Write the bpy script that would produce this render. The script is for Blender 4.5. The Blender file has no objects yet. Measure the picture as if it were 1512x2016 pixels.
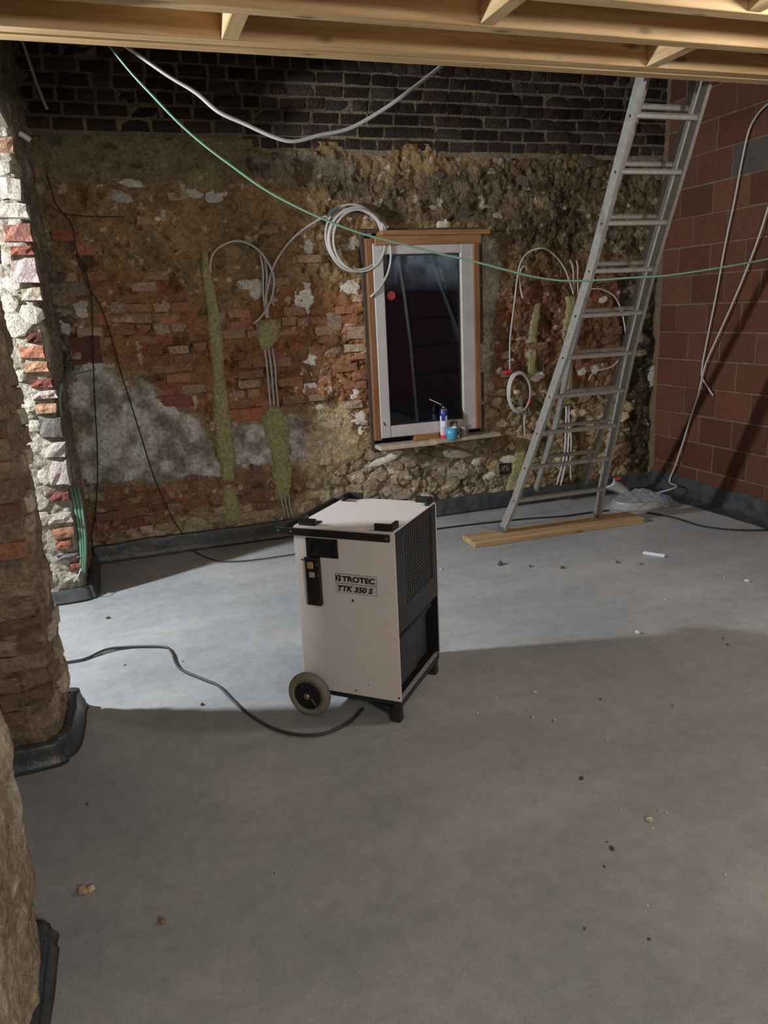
import bpy, math, random
import numpy as np
from mathutils import Vector, Matrix
random.seed(7); np.random.seed(7)
S = bpy.context.scene; COL = S.collection
PI = math.pi

# ------------------------------------------------------------------ camera
F_PX, PITCH, ROLL, YAW, CAMH = 1486.7, .259452, -.0485286, .323891, 1.75
cp, sp, cy, sy = math.cos(PITCH), math.sin(PITCH), math.cos(YAW), math.sin(YAW)
FW = np.array([sy*cp, cy*cp, -sp]); R0 = np.array([cy, -sy, 0.]); U0 = np.cross(R0, FW)
RT = math.cos(ROLL)*R0 + math.sin(ROLL)*U0; UP = -math.sin(ROLL)*R0 + math.cos(ROLL)*U0
cam = bpy.data.cameras.new('camera'); co = bpy.data.objects.new('camera', cam); COL.objects.link(co)
cam.sensor_fit = 'VERTICAL'; cam.sensor_height = 36.0; cam.lens = F_PX/2016*36.0
co.matrix_world = Matrix(((RT[0], UP[0], -FW[0], 0), (RT[1], UP[1], -FW[1], 0), (RT[2], UP[2], -FW[2], CAMH), (0, 0, 0, 1)))
cam.clip_start = .02; S.camera = co
CO = np.array([0, 0, CAMH])
def ray(p): return (p[0]-756)/F_PX*RT - (p[1]-1008)/F_PX*UP + FW
def atz(p, z=0.): d = ray(p); return CO + (z-CAMH)/d[2]*d      # point of a sight line on a level plane
def aty(p, y): d = ray(p); return CO + y/d[1]*d                # ... on a plane parallel to the back wall
def atx(p, x): d = ray(p); return CO + x/d[0]*d                # ... on a plane parallel to the right wall

# ------------------------------------------------------------------ world, lamps, exposure
W = bpy.data.worlds.new('night'); S.world = W; W.use_nodes = True
W.node_tree.nodes['Background'].inputs[0].default_value = (.35, .5, .8, 1)
W.node_tree.nodes['Background'].inputs[1].default_value = .004
def lamp(name, loc, watt, col, size, typ='POINT', target=None, spread=None, sy_=None):
    l = bpy.data.lights.new(name, typ); l.energy = watt; l.color = col
    if typ == 'AREA':
        l.size = size
        if sy_: l.shape = 'RECTANGLE'; l.size_y = sy_
        if spread: l.spread = spread
    else: l.shadow_soft_size = size
    o = bpy.data.objects.new(name, l); COL.objects.link(o); o.location = loc
    if target is not None:
        o.rotation_euler = (Vector(target)-Vector(loc)).to_track_quat('-Z', 'Y').to_euler()
    return o
lamp('work_lamp_left_room', (-2.26, 4.32, 2.35), 180, (.95, .98, 1), .14, 'AREA', (3.6, 4.2, 1.2))
lamp('work_lamp_ceiling', (3.0, 2.1, 2.79), 55, (1, .96, .91), .08)
lamp('rear_fill_light', (0.75, -1.6, 2.35), 160, (1, .98, .95), .22)  # unseen fill added behind the camera to brighten the room
S.view_settings.view_transform = 'Standard'; S.view_settings.look = 'None'
S.view_settings.exposure = 0.22; S.view_settings.gamma = 1; S.view_settings.use_curve_mapping = False
S.cycles.use_denoising = True
try:
    S.cycles.max_bounces = 6; S.cycles.diffuse_bounces = 4; S.cycles.caustics_reflective = False; S.cycles.caustics_refractive = False
    S.cycles.sample_clamp_indirect = 4
except Exception: pass

# ------------------------------------------------------------------ helpers
def lin(c):
    c = np.array(c, float)/255.
    return np.where(c <= .04045, c/12.92, ((c+.055)/1.055)**2.4)
def soft(c, k=.30):   # old dusty masonry: pull a colour towards its own grey
    c = np.asarray(c, float); g = c@np.array([.3, .59, .11]); return c*(1-k)+np.expand_dims(g, -1)*k
def rgb(r, g, b, k=1.0):
    v = np.clip(lin((r, g, b))*k, 0, .92); return (float(v[0]), float(v[1]), float(v[2]), 1.0)
def mat(name, col=(.5, .5, .5, 1), rough=.6, metal=0., noise=0., nscale=20., bump=0., bscale=80., attr=None, objcol=False, spec=None, coat=0., bdist=.01):
    m = bpy.data.materials.new(name); m.use_nodes = True; nt = m.node_tree; N = nt.nodes; L = nt.links
    b = N['Principled BSDF']; b.inputs['Roughness'].default_value = rough; b.inputs['Metallic'].default_value = metal
    if spec is not None: b.inputs['Specular IOR Level'].default_value = spec
    if coat: b.inputs['Coat Weight'].default_value = coat
    if attr: a = N.new('ShaderNodeAttribute'); a.attribute_name = attr; src = a.outputs['Color']
    elif objcol: a = N.new('ShaderNodeObjectInfo'); src = a.outputs['Color']
    else: a = N.new('ShaderNodeRGB'); a.outputs[0].default_value = col; src = a.outputs[0]
    geo = N.new('ShaderNodeNewGeometry')
    if noise:
        n = N.new('ShaderNodeTexNoise'); n.inputs['Scale'].default_value = nscale; n.inputs['Detail'].default_value = 6; n.inputs['Roughness'].default_value = .65
        L.new(geo.outputs['Position'], n.inputs['Vector'])
        mr = N.new('ShaderNodeMapRange'); mr.inputs['From Min'].default_value = .3; mr.inputs['From Max'].default_value = .7
        mr.inputs['To Min'].default_value = 1-noise; mr.inputs['To Max'].default_value = 1+noise
        L.new(n.outputs['Fac'], mr.inputs['Value'])
        mx = N.new('ShaderNodeVectorMath'); mx.operation = 'SCALE'; L.new(src, mx.inputs[0]); L.new(mr.outputs[0], mx.inputs['Scale'])
        src = mx.outputs[0]
    L.new(src, b.inputs['Base Color'])
    if bump:
        n2 = N.new('ShaderNodeTexNoise'); n2.inputs['Scale'].default_value = bscale; n2.inputs['Detail'].default_value = 7; n2.inputs['Roughness'].default_value = .62
        L.new(geo.outputs['Position'], n2.inputs['Vector'])
        bp = N.new('ShaderNodeBump'); bp.inputs['Strength'].default_value = bump; bp.inputs['Distance'].default_value = bdist
        L.new(n2.outputs['Fac'], bp.inputs['Height']); L.new(bp.outputs[0], b.inputs['Normal'])
    return m
def prop(o, label=None, cat=None, group=None, kind=None):
    if label: o['label'] = label
    if cat: o['category'] = cat
    if group: o['group'] = group
    if kind: o['kind'] = kind
    return o
def link(name, me, m=None, parent=None, smooth=False, **k):
    if m is not None and len(me.materials) == 0:
        for q in (m if isinstance(m, (list, tuple)) else [m]): me.materials.append(q)
    o = bpy.data.objects.new(name, me); COL.objects.link(o)
    if parent is not None: o.parent = parent
    if smooth and len(me.polygons): me.polygons.foreach_set('use_smooth', [True]*len(me.polygons))
    return prop(o, **k)
def empty(name, loc, rz=0, **k):
    o = bpy.data.objects.new(name, None); COL.objects.link(o); o.location = [float(v) for v in loc]; o.rotation_euler = (0, 0, rz)
    o.empty_display_size = .05
    return prop(o, **k)
def pydata(name, v, f):
    me = bpy.data.meshes.new(name); me.from_pydata([tuple(map(float, q)) for q in v], [], [tuple(map(int, q)) for q in f]); me.update(); return me
def npmesh(name, V, Q, colors=None, smooth=True):
    me = bpy.data.meshes.new(name); V = np.asarray(V, np.float32); Q = np.asarray(Q, np.int32)
    me.vertices.add(len(V)); me.vertices.foreach_set('co', V.ravel())
    me.loops.add(Q.size); me.loops.foreach_set('vertex_index', Q.ravel())
    me.polygons.add(len(Q)); me.polygons.foreach_set('loop_start', np.arange(0, Q.size, Q.shape[1], dtype=np.int32))
    me.polygons.foreach_set('loop_total', np.full(len(Q), Q.shape[1], np.int32))
    me.polygons.foreach_set('use_smooth', np.full(len(Q), smooth))
    me.update(calc_edges=True); me.validate()
    if colors is not None:
        a = me.color_attributes.new('Col', 'FLOAT_COLOR', 'POINT')
        c = np.ones((len(V), 4), np.float32); c[:, :3] = colors; a.data.foreach_set('color', c.ravel())
    return me
class MB:
    """collects boxes, tubes and lathes into one mesh"""
    def __init__(s): s.v = []; s.f = []; s.mi = []
    def add(s, v, f, mi=0):
        n = len(s.v); s.v += [tuple(map(float, q)) for q in v]; s.f += [tuple(i+n for i in q) for q in f]; s.mi += [mi]*len(f); return s
    def box(s, a, b, ch=0., mi=0, M=None):
        """box between two corners with chamfered edges"""
        a = np.minimum(a, b).astype(float) if not isinstance(a, tuple) else np.minimum(np.array(a, float), np.array(b, float)); b = np.maximum(a, np.array(b, float)) if False else b
        a0 = np.array(a, float); b0 = np.array(b, float); lo = np.minimum(a0, b0); hi = np.maximum(a0, b0)
        c = min(ch, (hi-lo).min()*.45)
        if c <= 0:
            v = [(x, y, z) for x in (lo[0], hi[0]) for y in (lo[1], hi[1]) for z in (lo[2], hi[2])]
            f = [(0, 1, 3, 2), (4, 6, 7, 5), (0, 4, 5, 1), (2, 3, 7, 6), (0, 2, 6, 4), (1, 5, 7, 3)]
        else:
            v = []; idx = {}
            for sx in (0, 1):
                for sy2 in (0, 1):
                    for sz in (0, 1):
                        p = [hi[0] if sx else lo[0], hi[1] if sy2 else lo[1], hi[2] if sz else lo[2]]
                        sg = [-1 if sx else 1, -1 if sy2 else 1, -1 if sz else 1]
                        for ax in range(3):
                            q = list(p)
                            for o in range(3):
                                if o != ax: q[o] += sg[o]*c
                            idx[(sx, sy2, sz, ax)] = len(v); v.append(q)
            f = []
            I = idx
            for ax in range(3):
                o1, o2 = [(1, 2), (2, 0), (0, 1)][ax]
                for sd in (0, 1):
                    ring = []
                    for (p1, p2) in ((0, 0), (1, 0), (1, 1), (0, 1)):
                        k = [0, 0, 0]; k[ax] = sd; k[o1] = p1; k[o2] = p2; ring.append(I[(k[0], k[1], k[2], ax)])
                    f.append(tuple(ring if sd else ring[::-1]))
            for ax in range(3):   # edge quads along ax
                o1, o2 = [(1, 2), (2, 0), (0, 1)][ax]
                for p1 in (0, 1):
                    for p2 in (0, 1):
                        def K(t, fa):
                            k = [0, 0, 0]; k[ax] = t; k[o1] = p1; k[o2] = p2; return I[(k[0], k[1], k[2], fa)]
                        q = (K(0, o1), K(1, o1), K(1, o2), K(0, o2))
                        f.append(q if (p1 == p2) else q[::-1])
            for sx in (0, 1):
                for sy2 in (0, 1):
                    for sz in (0, 1):
                        q = (I[(sx, sy2, sz, 0)], I[(sx, sy2, sz, 1)], I[(sx, sy2, sz, 2)])
                        f.append(q if (sx+sy2+sz) % 2 == 1 else q[::-1])
        if M is not None: v = [tuple(M @ Vector(q)) for q in v]
        return s.add(v, f, mi)
    def tube(s, pts, r, n=8, mi=0, cap=True, closed=False):
        P = np.array(pts, float); m = len(P); rr = np.full(m, r) if np.isscalar(r) else np.array(r, float)
        T = np.gradient(P, axis=0) if not closed else np.roll(P, -1, 0)-np.roll(P, 1, 0)
        T /= np.linalg.norm(T, axis=1)[:, None]+1e-12
        a = np.array([0, 0, 1.]) if abs(T[0][2]) < .9 else np.array([1., 0, 0]); u = np.cross(T[0], a); u /= np.linalg.norm(u)
        v = []
        for i in range(m):
            u = u-T[i]*(u@T[i]); u /= np.linalg.norm(u)+1e-12; w = np.cross(T[i], u)
            for k in range(n):
                t = 2*PI*k/n; v.append(P[i]+rr[i]*(math.cos(t)*u+math.sin(t)*w))
        f = []
        for i in range(m if closed else m-1):
            j = (i+1) % m
            for k in range(n): f.append((i*n+k, i*n+(k+1) % n, j*n+(k+1) % n, j*n+k))
        if cap and not closed: f.append(tuple(range(n))[::-1]); f.append(tuple((m-1)*n+k for k in range(n)))
        return s.add(v, f, mi)
    def lathe(s, prof, n=24, mi=0, M=None):
        v = []; f = []
        for (r, z) in prof:
            for k in range(n): t = 2*PI*k/n; v.append((r*math.cos(t), r*math.sin(t), z))
        for i in range(len(prof)-1):
            for k in range(n): f.append((i*n+k, i*n+(k+1) % n, (i+1)*n+(k+1) % n, (i+1)*n+k))
        if M is not None: v = [tuple(M @ Vector(q)) for q in v]
        return s.add(v, f, mi)
    def mesh(s, name):
        me = pydata(name, s.v, s.f)
        if any(s.mi): me.polygons.foreach_set('material_index', s.mi)
        return me
    def obj(s, name, m, parent=None, smooth=False, **k): return link(name, s.mesh(name), m, parent, smooth, **k)
def smooth_path(pts, k=6):
    P = [np.array(p, float) for p in pts]; out = []
    P = [2*P[0]-P[1]]+P+[2*P[-1]-P[-2]]
    for i in range(1, len(P)-2):
        for j in range(k):
            t = j/k; a, b, c, d = P[i-1], P[i], P[i+1], P[i+2]
            out.append(.5*((2*b)+(-a+c)*t+(2*a-5*b+4*c-d)*t*t+(-a+3*b-3*c+d)*t**3))
    out.append(P[-2]); return out
# numpy noise
_rt = np.random.RandomState(3).rand(256, 256)
def vn(x, y, s=0):
    x = np.asarray(x, float)+s*17.31; y = np.asarray(y, float)+s*9.77
    xi = np.floor(x).astype(int); yi = np.floor(y).astype(int); fx = x-xi; fy = y-yi
    fx = fx*fx*(3-2*fx); fy = fy*fy*(3-2*fy)
    g = lambda a, b: _rt[a % 256, b % 256]
    return (g(xi, yi)*(1-fx)+g(xi+1, yi)*fx)*(1-fy)+(g(xi, yi+1)*(1-fx)+g(xi+1, yi+1)*fx)*fy
def fbm(x, y, s=0, o=4, g=.55):
    a = 0; w = 1; t = 0
    for i in range(o): a = a+w*vn(x*2**i, y*2**i, s+i*3); t += w; w *= g
    return a/t*2-1
def worley(x, y, s=0):
    xi = np.floor(x).astype(int); yi = np.floor(y).astype(int); f1 = np.full(np.shape(x), 9.); f2 = f1.copy(); idc = np.zeros(np.shape(x))
    for dx in (-1, 0, 1):
        for dy in (-1, 0, 1):
            a = xi+dx; b = yi+dy; px = a+_rt[(a+s*31) % 256, b % 256]; py = b+_rt[(a+77) % 256, (b+s*13) % 256]
            d = np.hypot(px-x, py-y); cid = _rt[(a+5+s) % 256, (b+9) % 256]
            m = d < f1; f2 = np.where(m, f1, np.minimum(f2, d)); idc = np.where(m, cid, idc); f1 = np.where(m, d, f1)
    return f1, f2, idc
def inpoly(x, y, poly):
    r = np.zeros(np.shape(x), bool); n = len(poly)
    for i in range(n):
        x1, y1 = poly[i]; x2, y2 = poly[(i+1) % n]
        if y1 == y2: continue
        c = ((y1 > y) != (y2 > y)) & (x < (x2-x1)*(y-y1)/(y2-y1)+x1); r ^= c
    return r

# ------------------------------------------------------------------ materials
M_masonry = mat('rough_masonry', rough=.95, attr='Col', noise=.42, nscale=42, bump=1.0, bscale=60, spec=.12, bdist=.035)
M_brick = mat('old_brick', rough=.93, objcol=True, noise=.40, nscale=48, bump=.9, bscale=80, spec=.12, bdist=.018)
M_block = mat('clay_block', rough=.9, objcol=True, noise=.16, nscale=25, bump=.25, bscale=160, spec=.2)
M_membrane = mat('damp_membrane', rgb(62, 66, 70), rough=.33, noise=.5, nscale=10, bump=.35, bscale=20, bdist=.015)
M_concrete = None
M_black = mat('black_plastic', rgb(24, 25, 27), rough=.45)
M_blackmetal = mat('black_powder_coat', rgb(34, 36, 40), rough=.4, noise=.06, nscale=200)
M_white = mat('white_powder_coat', rgb(210, 205, 205), rough=.42, noise=.03, nscale=6)
M_grey_rubber = mat('grey_tyre', rgb(120, 117, 105), rough=.7, noise=.12, nscale=40)
M_steel = mat('steel', rgb(190, 190, 188), rough=.3, metal=1)
M_alu = mat('weathered_aluminium', rgb(160, 159, 154), rough=.45, metal=.45, noise=.18, nscale=28, bump=.1, bscale=200)
M_cond = mat('grey_conduit', rgb(186, 186, 186), rough=.5)
M_condd = mat('light_grey_cable', rgb(176, 174, 170), rough=.6)
M_green = mat('green_cable', rgb(118, 160, 136), rough=.5)
M_dkgreen = mat('green_pipe', rgb(88, 122, 102), rough=.45)
M_wire = mat('black_wire', rgb(30, 27, 25), rough=.6)
M_cord = mat('dark_rubber_cord', rgb(52, 56, 60), rough=.5)
M_red = mat('red_tape', rgb(190, 50, 50), rough=.5)
M_tapegrey = mat('grey_tape', rgb(80, 90, 88), rough=.5)

# ------------------------------------------------------------------ floor
m = bpy.data.materials.new('concrete_screed'); m.use_nodes = True; nt = m.node_tree; N = nt.nodes; L = nt.links; b = N['Principled BSDF']
geo = N.new('ShaderNodeNewGeometry')
def nz(scale, det=5, vec=None, rough=.6):
    n = N.new('ShaderNodeTexNoise'); n.inputs['Scale'].default_value = scale; n.inputs['Detail'].default_value = det; n.inputs['Roughness'].default_value = rough
    L.new(vec or geo.outputs['Position'], n.inputs['Vector']); return n.outputs['Fac']
def ramp(f, stops):
    r = N.new('ShaderNodeValToRGB'); e = r.color_ramp.elements
    e[0].position, e[0].color = stops[0]; e[1].position, e[1].color = stops[-1]
    for p_, c_ in stops[1:-1]: q = e.new(p_); q.color = c_
    L.new(f, r.inputs[0]); return r.outputs[0]
def mul(a_, b_, fac=1.0):
    q = N.new('ShaderNodeMix'); q.data_type = 'RGBA'; q.blend_type = 'MULTIPLY'; q.inputs[0].default_value = fac; L.new(a_, q.inputs[6]); L.new(b_, q.inputs[7]); return q.outputs[2]
base = ramp(nz(1.1, 6), [(.3, rgb(144, 149, 154)), (.5, rgb(158, 162, 166)), (.72, rgb(177, 180, 182))])
g1 = lambda v: (v, v, v, 1)
spk = ramp(nz(160, 3), [(.32, g1(.72)), (.45, g1(.98)), (.62, g1(1)), (.8, g1(1.0))])
spk2 = ramp(nz(14, 6, rough=.7), [(.33, g1(.84)), (.6, g1(1))])
mp = N.new('ShaderNodeMapping'); mp.inputs['Scale'].default_value = (.35, 3.2, 1); mp.inputs['Rotation'].default_value = (0, 0, .12); L.new(geo.outputs['Position'], mp.inputs['Vector'])
strk = ramp(nz(1.4, 4, mp.outputs[0]), [(.38, g1(.92)), (.58, g1(1)), (.62, g1(1.0))])
col = mul(mul(mul(base, spk), spk2), strk)
L.new(col, b.inputs['Base Color']); b.inputs['Roughness'].default_value = .7; b.inputs['Specular IOR Level'].default_value = .3
bp = N.new('ShaderNodeBump'); bp.inputs['Strength'].default_value = .35; bp.inputs['Distance'].default_value = .006; L.new(nz(90, 6), bp.inputs['Height']); L.new(bp.outputs[0], b.inputs['Normal'])
MB().box((-4.2, -3.0, -.12), (4.95, 6.2, 0)).obj('floor', m, kind='structure')

# ------------------------------------------------------------------ back wall, lower masonry
YB = 5.93
KW = 1.7   # photo colour -> albedo gain of the lamp-lit masonry
def pp(*a): return [tuple(aty(p, 5.9)[[0, 2]]) for p in a]
ZON = [  # polygon in wall metres, colour, relief offset, roughness of relief
 ('orange', pp((165, 520), (330, 540), (420, 640), (560, 560), (745, 560), (735, 850), (600, 805), (440, 825), (330, 800), (300, 730), (200, 720), (190, 600)), (132, 86, 46), -.004, 1.2),
 ('ledge', pp((60, 225), (500, 230), (505, 290), (660, 305), (640, 350), (420, 345), (300, 352), (215, 345), (90, 330)), (104, 94, 66), .03, .25),
 ('ledge', pp((500, 300), (700, 318), (690, 345), (500, 350)), (98, 90, 74), .015, .6),
 ('plaster', pp((130, 715), (190, 708), (235, 745), (245, 760), (275, 742), (330, 790), (400, 845), (425, 870), (437, 935), (350, 948), (245, 945), (190, 992), (178, 985), (150, 850)), (152, 147, 138), .012, .2),
 ('plaster', pp((455, 840), (480, 835), (525, 850), (565, 905), (575, 915), (500, 925), (465, 915), (460, 880)), (150, 143, 133), .012, .2),
 ('plaster', pp((565, 820), (610, 830), (602, 890), (575, 905)), (156, 150, 140), .012, .2),
 ('beige', pp((608, 800), (690, 790), (705, 900), (640, 945), (600, 960), (575, 910), (600, 890)), (160, 140, 102), .01, .5),
 ('lowred', pp((195, 950), (440, 935), (590, 925), (610, 985), (560, 1000), (430, 1010), (300, 1040), (180, 1060)), (128, 88, 56), -.006, .8),
 ('lowbeige', pp((430, 1005), (560, 1000), (640, 940), (980, 960), (990, 1015), (600, 1080), (190, 1120), (190, 1060)), (160, 146, 108), 0, .6),
 ('strip', pp((942, 462), (990, 458), (988, 560), (978, 640), (965, 740), (955, 860), (940, 860)), (140, 130, 112), .02, .9),
 ('rubble', pp((735, 885), (960, 870), (990, 990), (640, 1000), (700, 920)), (140, 124, 96), 0, .8),
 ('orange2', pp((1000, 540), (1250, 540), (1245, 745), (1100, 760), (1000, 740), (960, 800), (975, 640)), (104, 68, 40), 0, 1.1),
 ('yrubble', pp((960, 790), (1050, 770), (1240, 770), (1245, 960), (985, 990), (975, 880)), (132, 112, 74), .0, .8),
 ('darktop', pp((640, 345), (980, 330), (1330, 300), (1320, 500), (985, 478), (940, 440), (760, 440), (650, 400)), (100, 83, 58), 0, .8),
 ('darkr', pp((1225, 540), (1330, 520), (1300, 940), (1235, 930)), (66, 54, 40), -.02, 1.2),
 ('creamedge', pp((60, 430), (130, 560), (160, 660), (140, 760), (110, 780)), (120, 108, 88), .02, 1.2),
]
HOL = [((1125, 820), .085, .16), ((1140, 850), .06, .10), ((1258, 745), .05, .08), ((1290, 640), .10, .10), ((1285, 800), .09, .08), ((150, 385), .08, .08), ((135, 480), .05, .07), ((1250, 700), .05, .06), ((625, 1000), .03, .04), ((590, 935), .06, .03), ((1050, 430), .03, .05)]
xs = np.arange(-.5, 4.86, .0088); zs = np.concatenate([np.arange(-.02, 2.99, .0085)])
X, Z = np.meshgrid(xs, zs)
wx = X+.075*fbm(X*4, Z*4, 9)+.035*fbm(X*7, Z*7, 1)+.015*fbm(X*28, Z*28, 2); wz = Z+.075*fbm(X*4, Z*4, 10)+.035*fbm(X*7, Z*7, 5)+.015*fbm(X*28, Z*28, 6)
D = .020*fbm(X*2.2, Z*2.2, 11); crag = .032*fbm(X*5, Z*5, 12, 5, .62)+.010*fbm(X*26, Z*26, 14, 3)-.02*np.clip(fbm(X*9, Z*12, 15, 3)-.25, 0, 1)
f1, f2, cid = worley(X*6+.8*fbm(X*6, Z*6, 3), Z*9+.8*fbm(X*6, Z*6, 4), 2); joint = np.clip((f2-f1)/.22, 0, 1)
C = np.zeros(X.shape+(3,)); C[:] = lin((126, 100, 58))
# tone of the bare daub wanders between ochre and grey brown
t = np.clip(fbm(X*1.6, Z*1.6, 21)*.9+.5, 0, 1)[..., None]; C = C*(1-t)+lin((134, 104, 60))*t
t = np.clip(fbm(X*4, Z*4, 23)*1.6-.25, 0, 1)[..., None]; C = C*(1-t)+lin((100, 86, 62))*t
AMP = np.ones(X.shape); OFF = np.zeros(X.shape); ZID = np.full(X.shape, -1)
for i, (zn, poly, c_, off, am) in enumerate(ZON):
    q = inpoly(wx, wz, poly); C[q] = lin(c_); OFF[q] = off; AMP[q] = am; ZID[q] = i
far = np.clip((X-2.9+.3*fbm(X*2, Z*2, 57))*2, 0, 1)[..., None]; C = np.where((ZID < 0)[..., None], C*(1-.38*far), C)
def blur(A, k=6):
    for ax in (0, 1):
        c_ = np.cumsum(np.concatenate([np.repeat(A.take([0], ax), k+1, ax), A, np.repeat(A.take([-1], ax), k, ax)], ax), ax); n_ = A.shape[ax]
        A = (c_.take(range(2*k+1, 2*k+1+n_), ax)-c_.take(range(0, n_), ax))/(2*k+1)
    return A
soft_zone = ~np.isin(ZID, [i for i, z_ in enumerate(ZON) if z_[0] in ('plaster', 'strip')])
C = np.where(soft_zone[..., None], blur(C), C); OFF = blur(OFF, 2); AMP = blur(AMP, 5)
nm = lambda *n: np.isin(ZID, [i for i, z_ in enumerate(ZON) if z_[0] in n])
pl = nm('plaster'); mot = np.clip(fbm(X*9, Z*9, 31)*1.5+.4, 0, 1)[..., None]
C = np.where(pl[..., None], lin((122, 114, 100))*(1-mot)+lin((184, 180, 176))*mot, C)
rb = nm('rubble', 'yrubble', 'darktop', 'darkr', 'lowbeige', 'creamedge')
C = np.where(rb[..., None], C*(.72+.5*cid[..., None])*(.6+.4*joint[..., None]), C)
orr = nm('orange', 'orange2', 'lowred')
t = np.clip(fbm(X*7, Z*10, 33)*1.8, 0, 1)[..., None]; C = np.where(orr[..., None], C*(1-t)+lin((118, 92, 58))*t, C)
t = np.clip(fbm(X*6, Z*8, 35)*1.8-.3, 0, 1)[..., None]; C = np.where(orr[..., None], C*(1-t)+lin((140, 78, 38))*t, C)
# small white lime flecks
fl = (fbm(X*14, Z*14, 41, 3) > .46) & ~pl & ~nm('ledge'); C = np.where(fl[..., None], C*.45+lin((190, 178, 156))*.5, C)
D = D+crag*(AMP*1.15)+OFF+np.where(rb, np.where(nm('darktop', 'darkr'), .005, .018)*(joint-1), 0)
for (p_, r_, dp) in HOL:
    q = aty(p_, 5.9); dd = np.hypot(X-q[0]+.03*fbm(X*9, Z*9, 7), (Z-q[2])*.8+.03*fbm(X*9, Z*9, 8))
    D -= dp*np.clip(1.4*(1-dd/r_), 0, 1)
# cracks: dark open joints wandering down the daub
ck = np.abs(fbm(X*2.6, Z*1.5, 51, 4)); cm = np.clip(1-ck/.012, 0, 1)*(~pl)*(fbm(X*3, Z*3, 52) > .05); D -= .018*cm; C *= (1-.35*cm)[..., None]
# window opening
WX0, WX1, WZ0, WZ1 = 1.93, 2.91, .665, 2.345
hole = (X > WX0) & (X < WX1) & (Z > WZ0) & (Z < WZ1)
C *= (1+.42*fbm(X*17, Z*17, 63, 4)+.20*fbm(X*4.5, Z*4.5, 64, 2))[..., None]; dk = np.clip((fbm(X*11, Z*11, 65, 4)-.30)*5, 0, 1)*(~pl); C = C*(1-.5*dk[..., None]); D -= .012*dk
P3 = np.stack([X, YB-D, Z], -1); ny, nx = X.shape
I = np.arange(nx*ny).reshape(ny, nx); qd = np.stack([I[:-1, :-1], I[:-1, 1:], I[1:, 1:], I[1:, :-1]], -1)
keep = ~(hole[:-1, :-1] & hole[1:, 1:] & hole[:-1, 1:] & hole[1:, :-1])
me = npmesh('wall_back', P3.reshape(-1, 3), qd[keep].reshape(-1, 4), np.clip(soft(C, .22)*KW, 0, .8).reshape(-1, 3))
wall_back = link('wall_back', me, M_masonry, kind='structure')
def surf(x, z):   # room-side surface of the back wall
    i = int(np.clip(round((z-zs[0])/.0085), 0, ny-1)); j = int(np.clip(round((x-xs[0])/.0088), 0, nx-1)); return YB-D[i, j]
def zid(x, z):
    i = int(np.clip(round((z-zs[0])/.0085), 0, ny-1)); j = int(np.clip(round((x-xs[0])/.0088), 0, nx-1)); k = ZID[i, j]; return ZON[k][0] if k >= 0 else 'daub'
def rough_block(name, w, h, d, seed, jit=.006, nx_=3, nz_=2):
    """chipped brick: front towards -Y, 3x2 face, about 40 triangles"""
    r = random.Random(seed); v = []; f = []
    for lay in range(2):
        for j in range(nz_+1):
            for i in range(nx_+1):
                ex = abs(2*i/nx_-1); ez = abs(2*j/nz_-1); edge = max(ex, ez) > .99
                x = (i/nx_-.5)*w; z = (j/nz_-.5)*h
                if lay == 0:
                    s_ = .94 if edge else 1; x = x*s_+r.uniform(-jit, jit); z = z*s_+r.uniform(-jit, jit)*.7
                    y = -d/2+(.006 if edge else 0)+r.uniform(-jit, jit)
                else: y = d/2
                v.append((x, y, z))
    W_ = nx_+1; H_ = nz_+1; n = W_*H_
    for j in range(nz_):
        for i in range(nx_): a = j*W_+i; f.append((a, a+1, a+1+W_, a+W_))
    ring = [i for i in range(W_)]+[j*W_+nx_ for j in range(1, H_)]+[nz_*W_+i for i in range(nx_-1, -1, -1)]+[j*W_ for j in range(nz_-1, 0, -1)]
    for k in range(len(ring)): a = ring[k]; b_ = ring[(k+1) % len(ring)]; f.append((b_, a, a+n, b_+n))
    return pydata(name, v, f)
def rough_stone(name, seed, flat=.6):
    r = random.Random(seed); v = [(0, 0, -1)]; f = []; ns = 7
    for j in (1, 2, 3):
        ph = PI*j/4-PI/2
        for i in range(ns):
            k = r.uniform(.82, 1.15); t = 2*PI*(i+r.uniform(-.2, .2))/ns; v.append((k*math.cos(ph)*math.cos(t), k*math.cos(ph)*math.sin(t)*flat, k*math.sin(ph)))
    v.append((0, 0, 1))
    for i in range(ns):
        a = 1+i; b_ = 1+(i+1) % ns; f.append((0, b_, a))
        for j in range(2): f.append((a+j*ns, b_+j*ns, b_+(j+1)*ns, a+(j+1)*ns))
        f.append((a+2*ns, b_+2*ns, len(v)-1))
    return pydata(name, v, f)
BV = [rough_block('brick_shape', .20, .066, .10, 100+i) for i in range(7)]+[rough_block('brick_end_shape', .105, .066, .10, 200+i) for i in range(6)]
SV = [rough_stone('stone_shape', 300+i) for i in range(9)]
for q in BV: q.materials.append(M_brick)
for q in SV: q.materials.append(M_brick)
def piece(name, me, loc, rot, scale, col, parent, **k):
    o = bpy.data.objects.new(name, me); COL.objects.link(o); o.parent = parent; o.location = [float(a) for a in loc]; o.rotation_euler = rot; o.scale = scale
    col = soft(col, SOFT); o.color = (float(col[0]), float(col[1]), float(col[2]), 1); return prop(o, **k)
rr = random.Random(11); SOFT = .34
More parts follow.
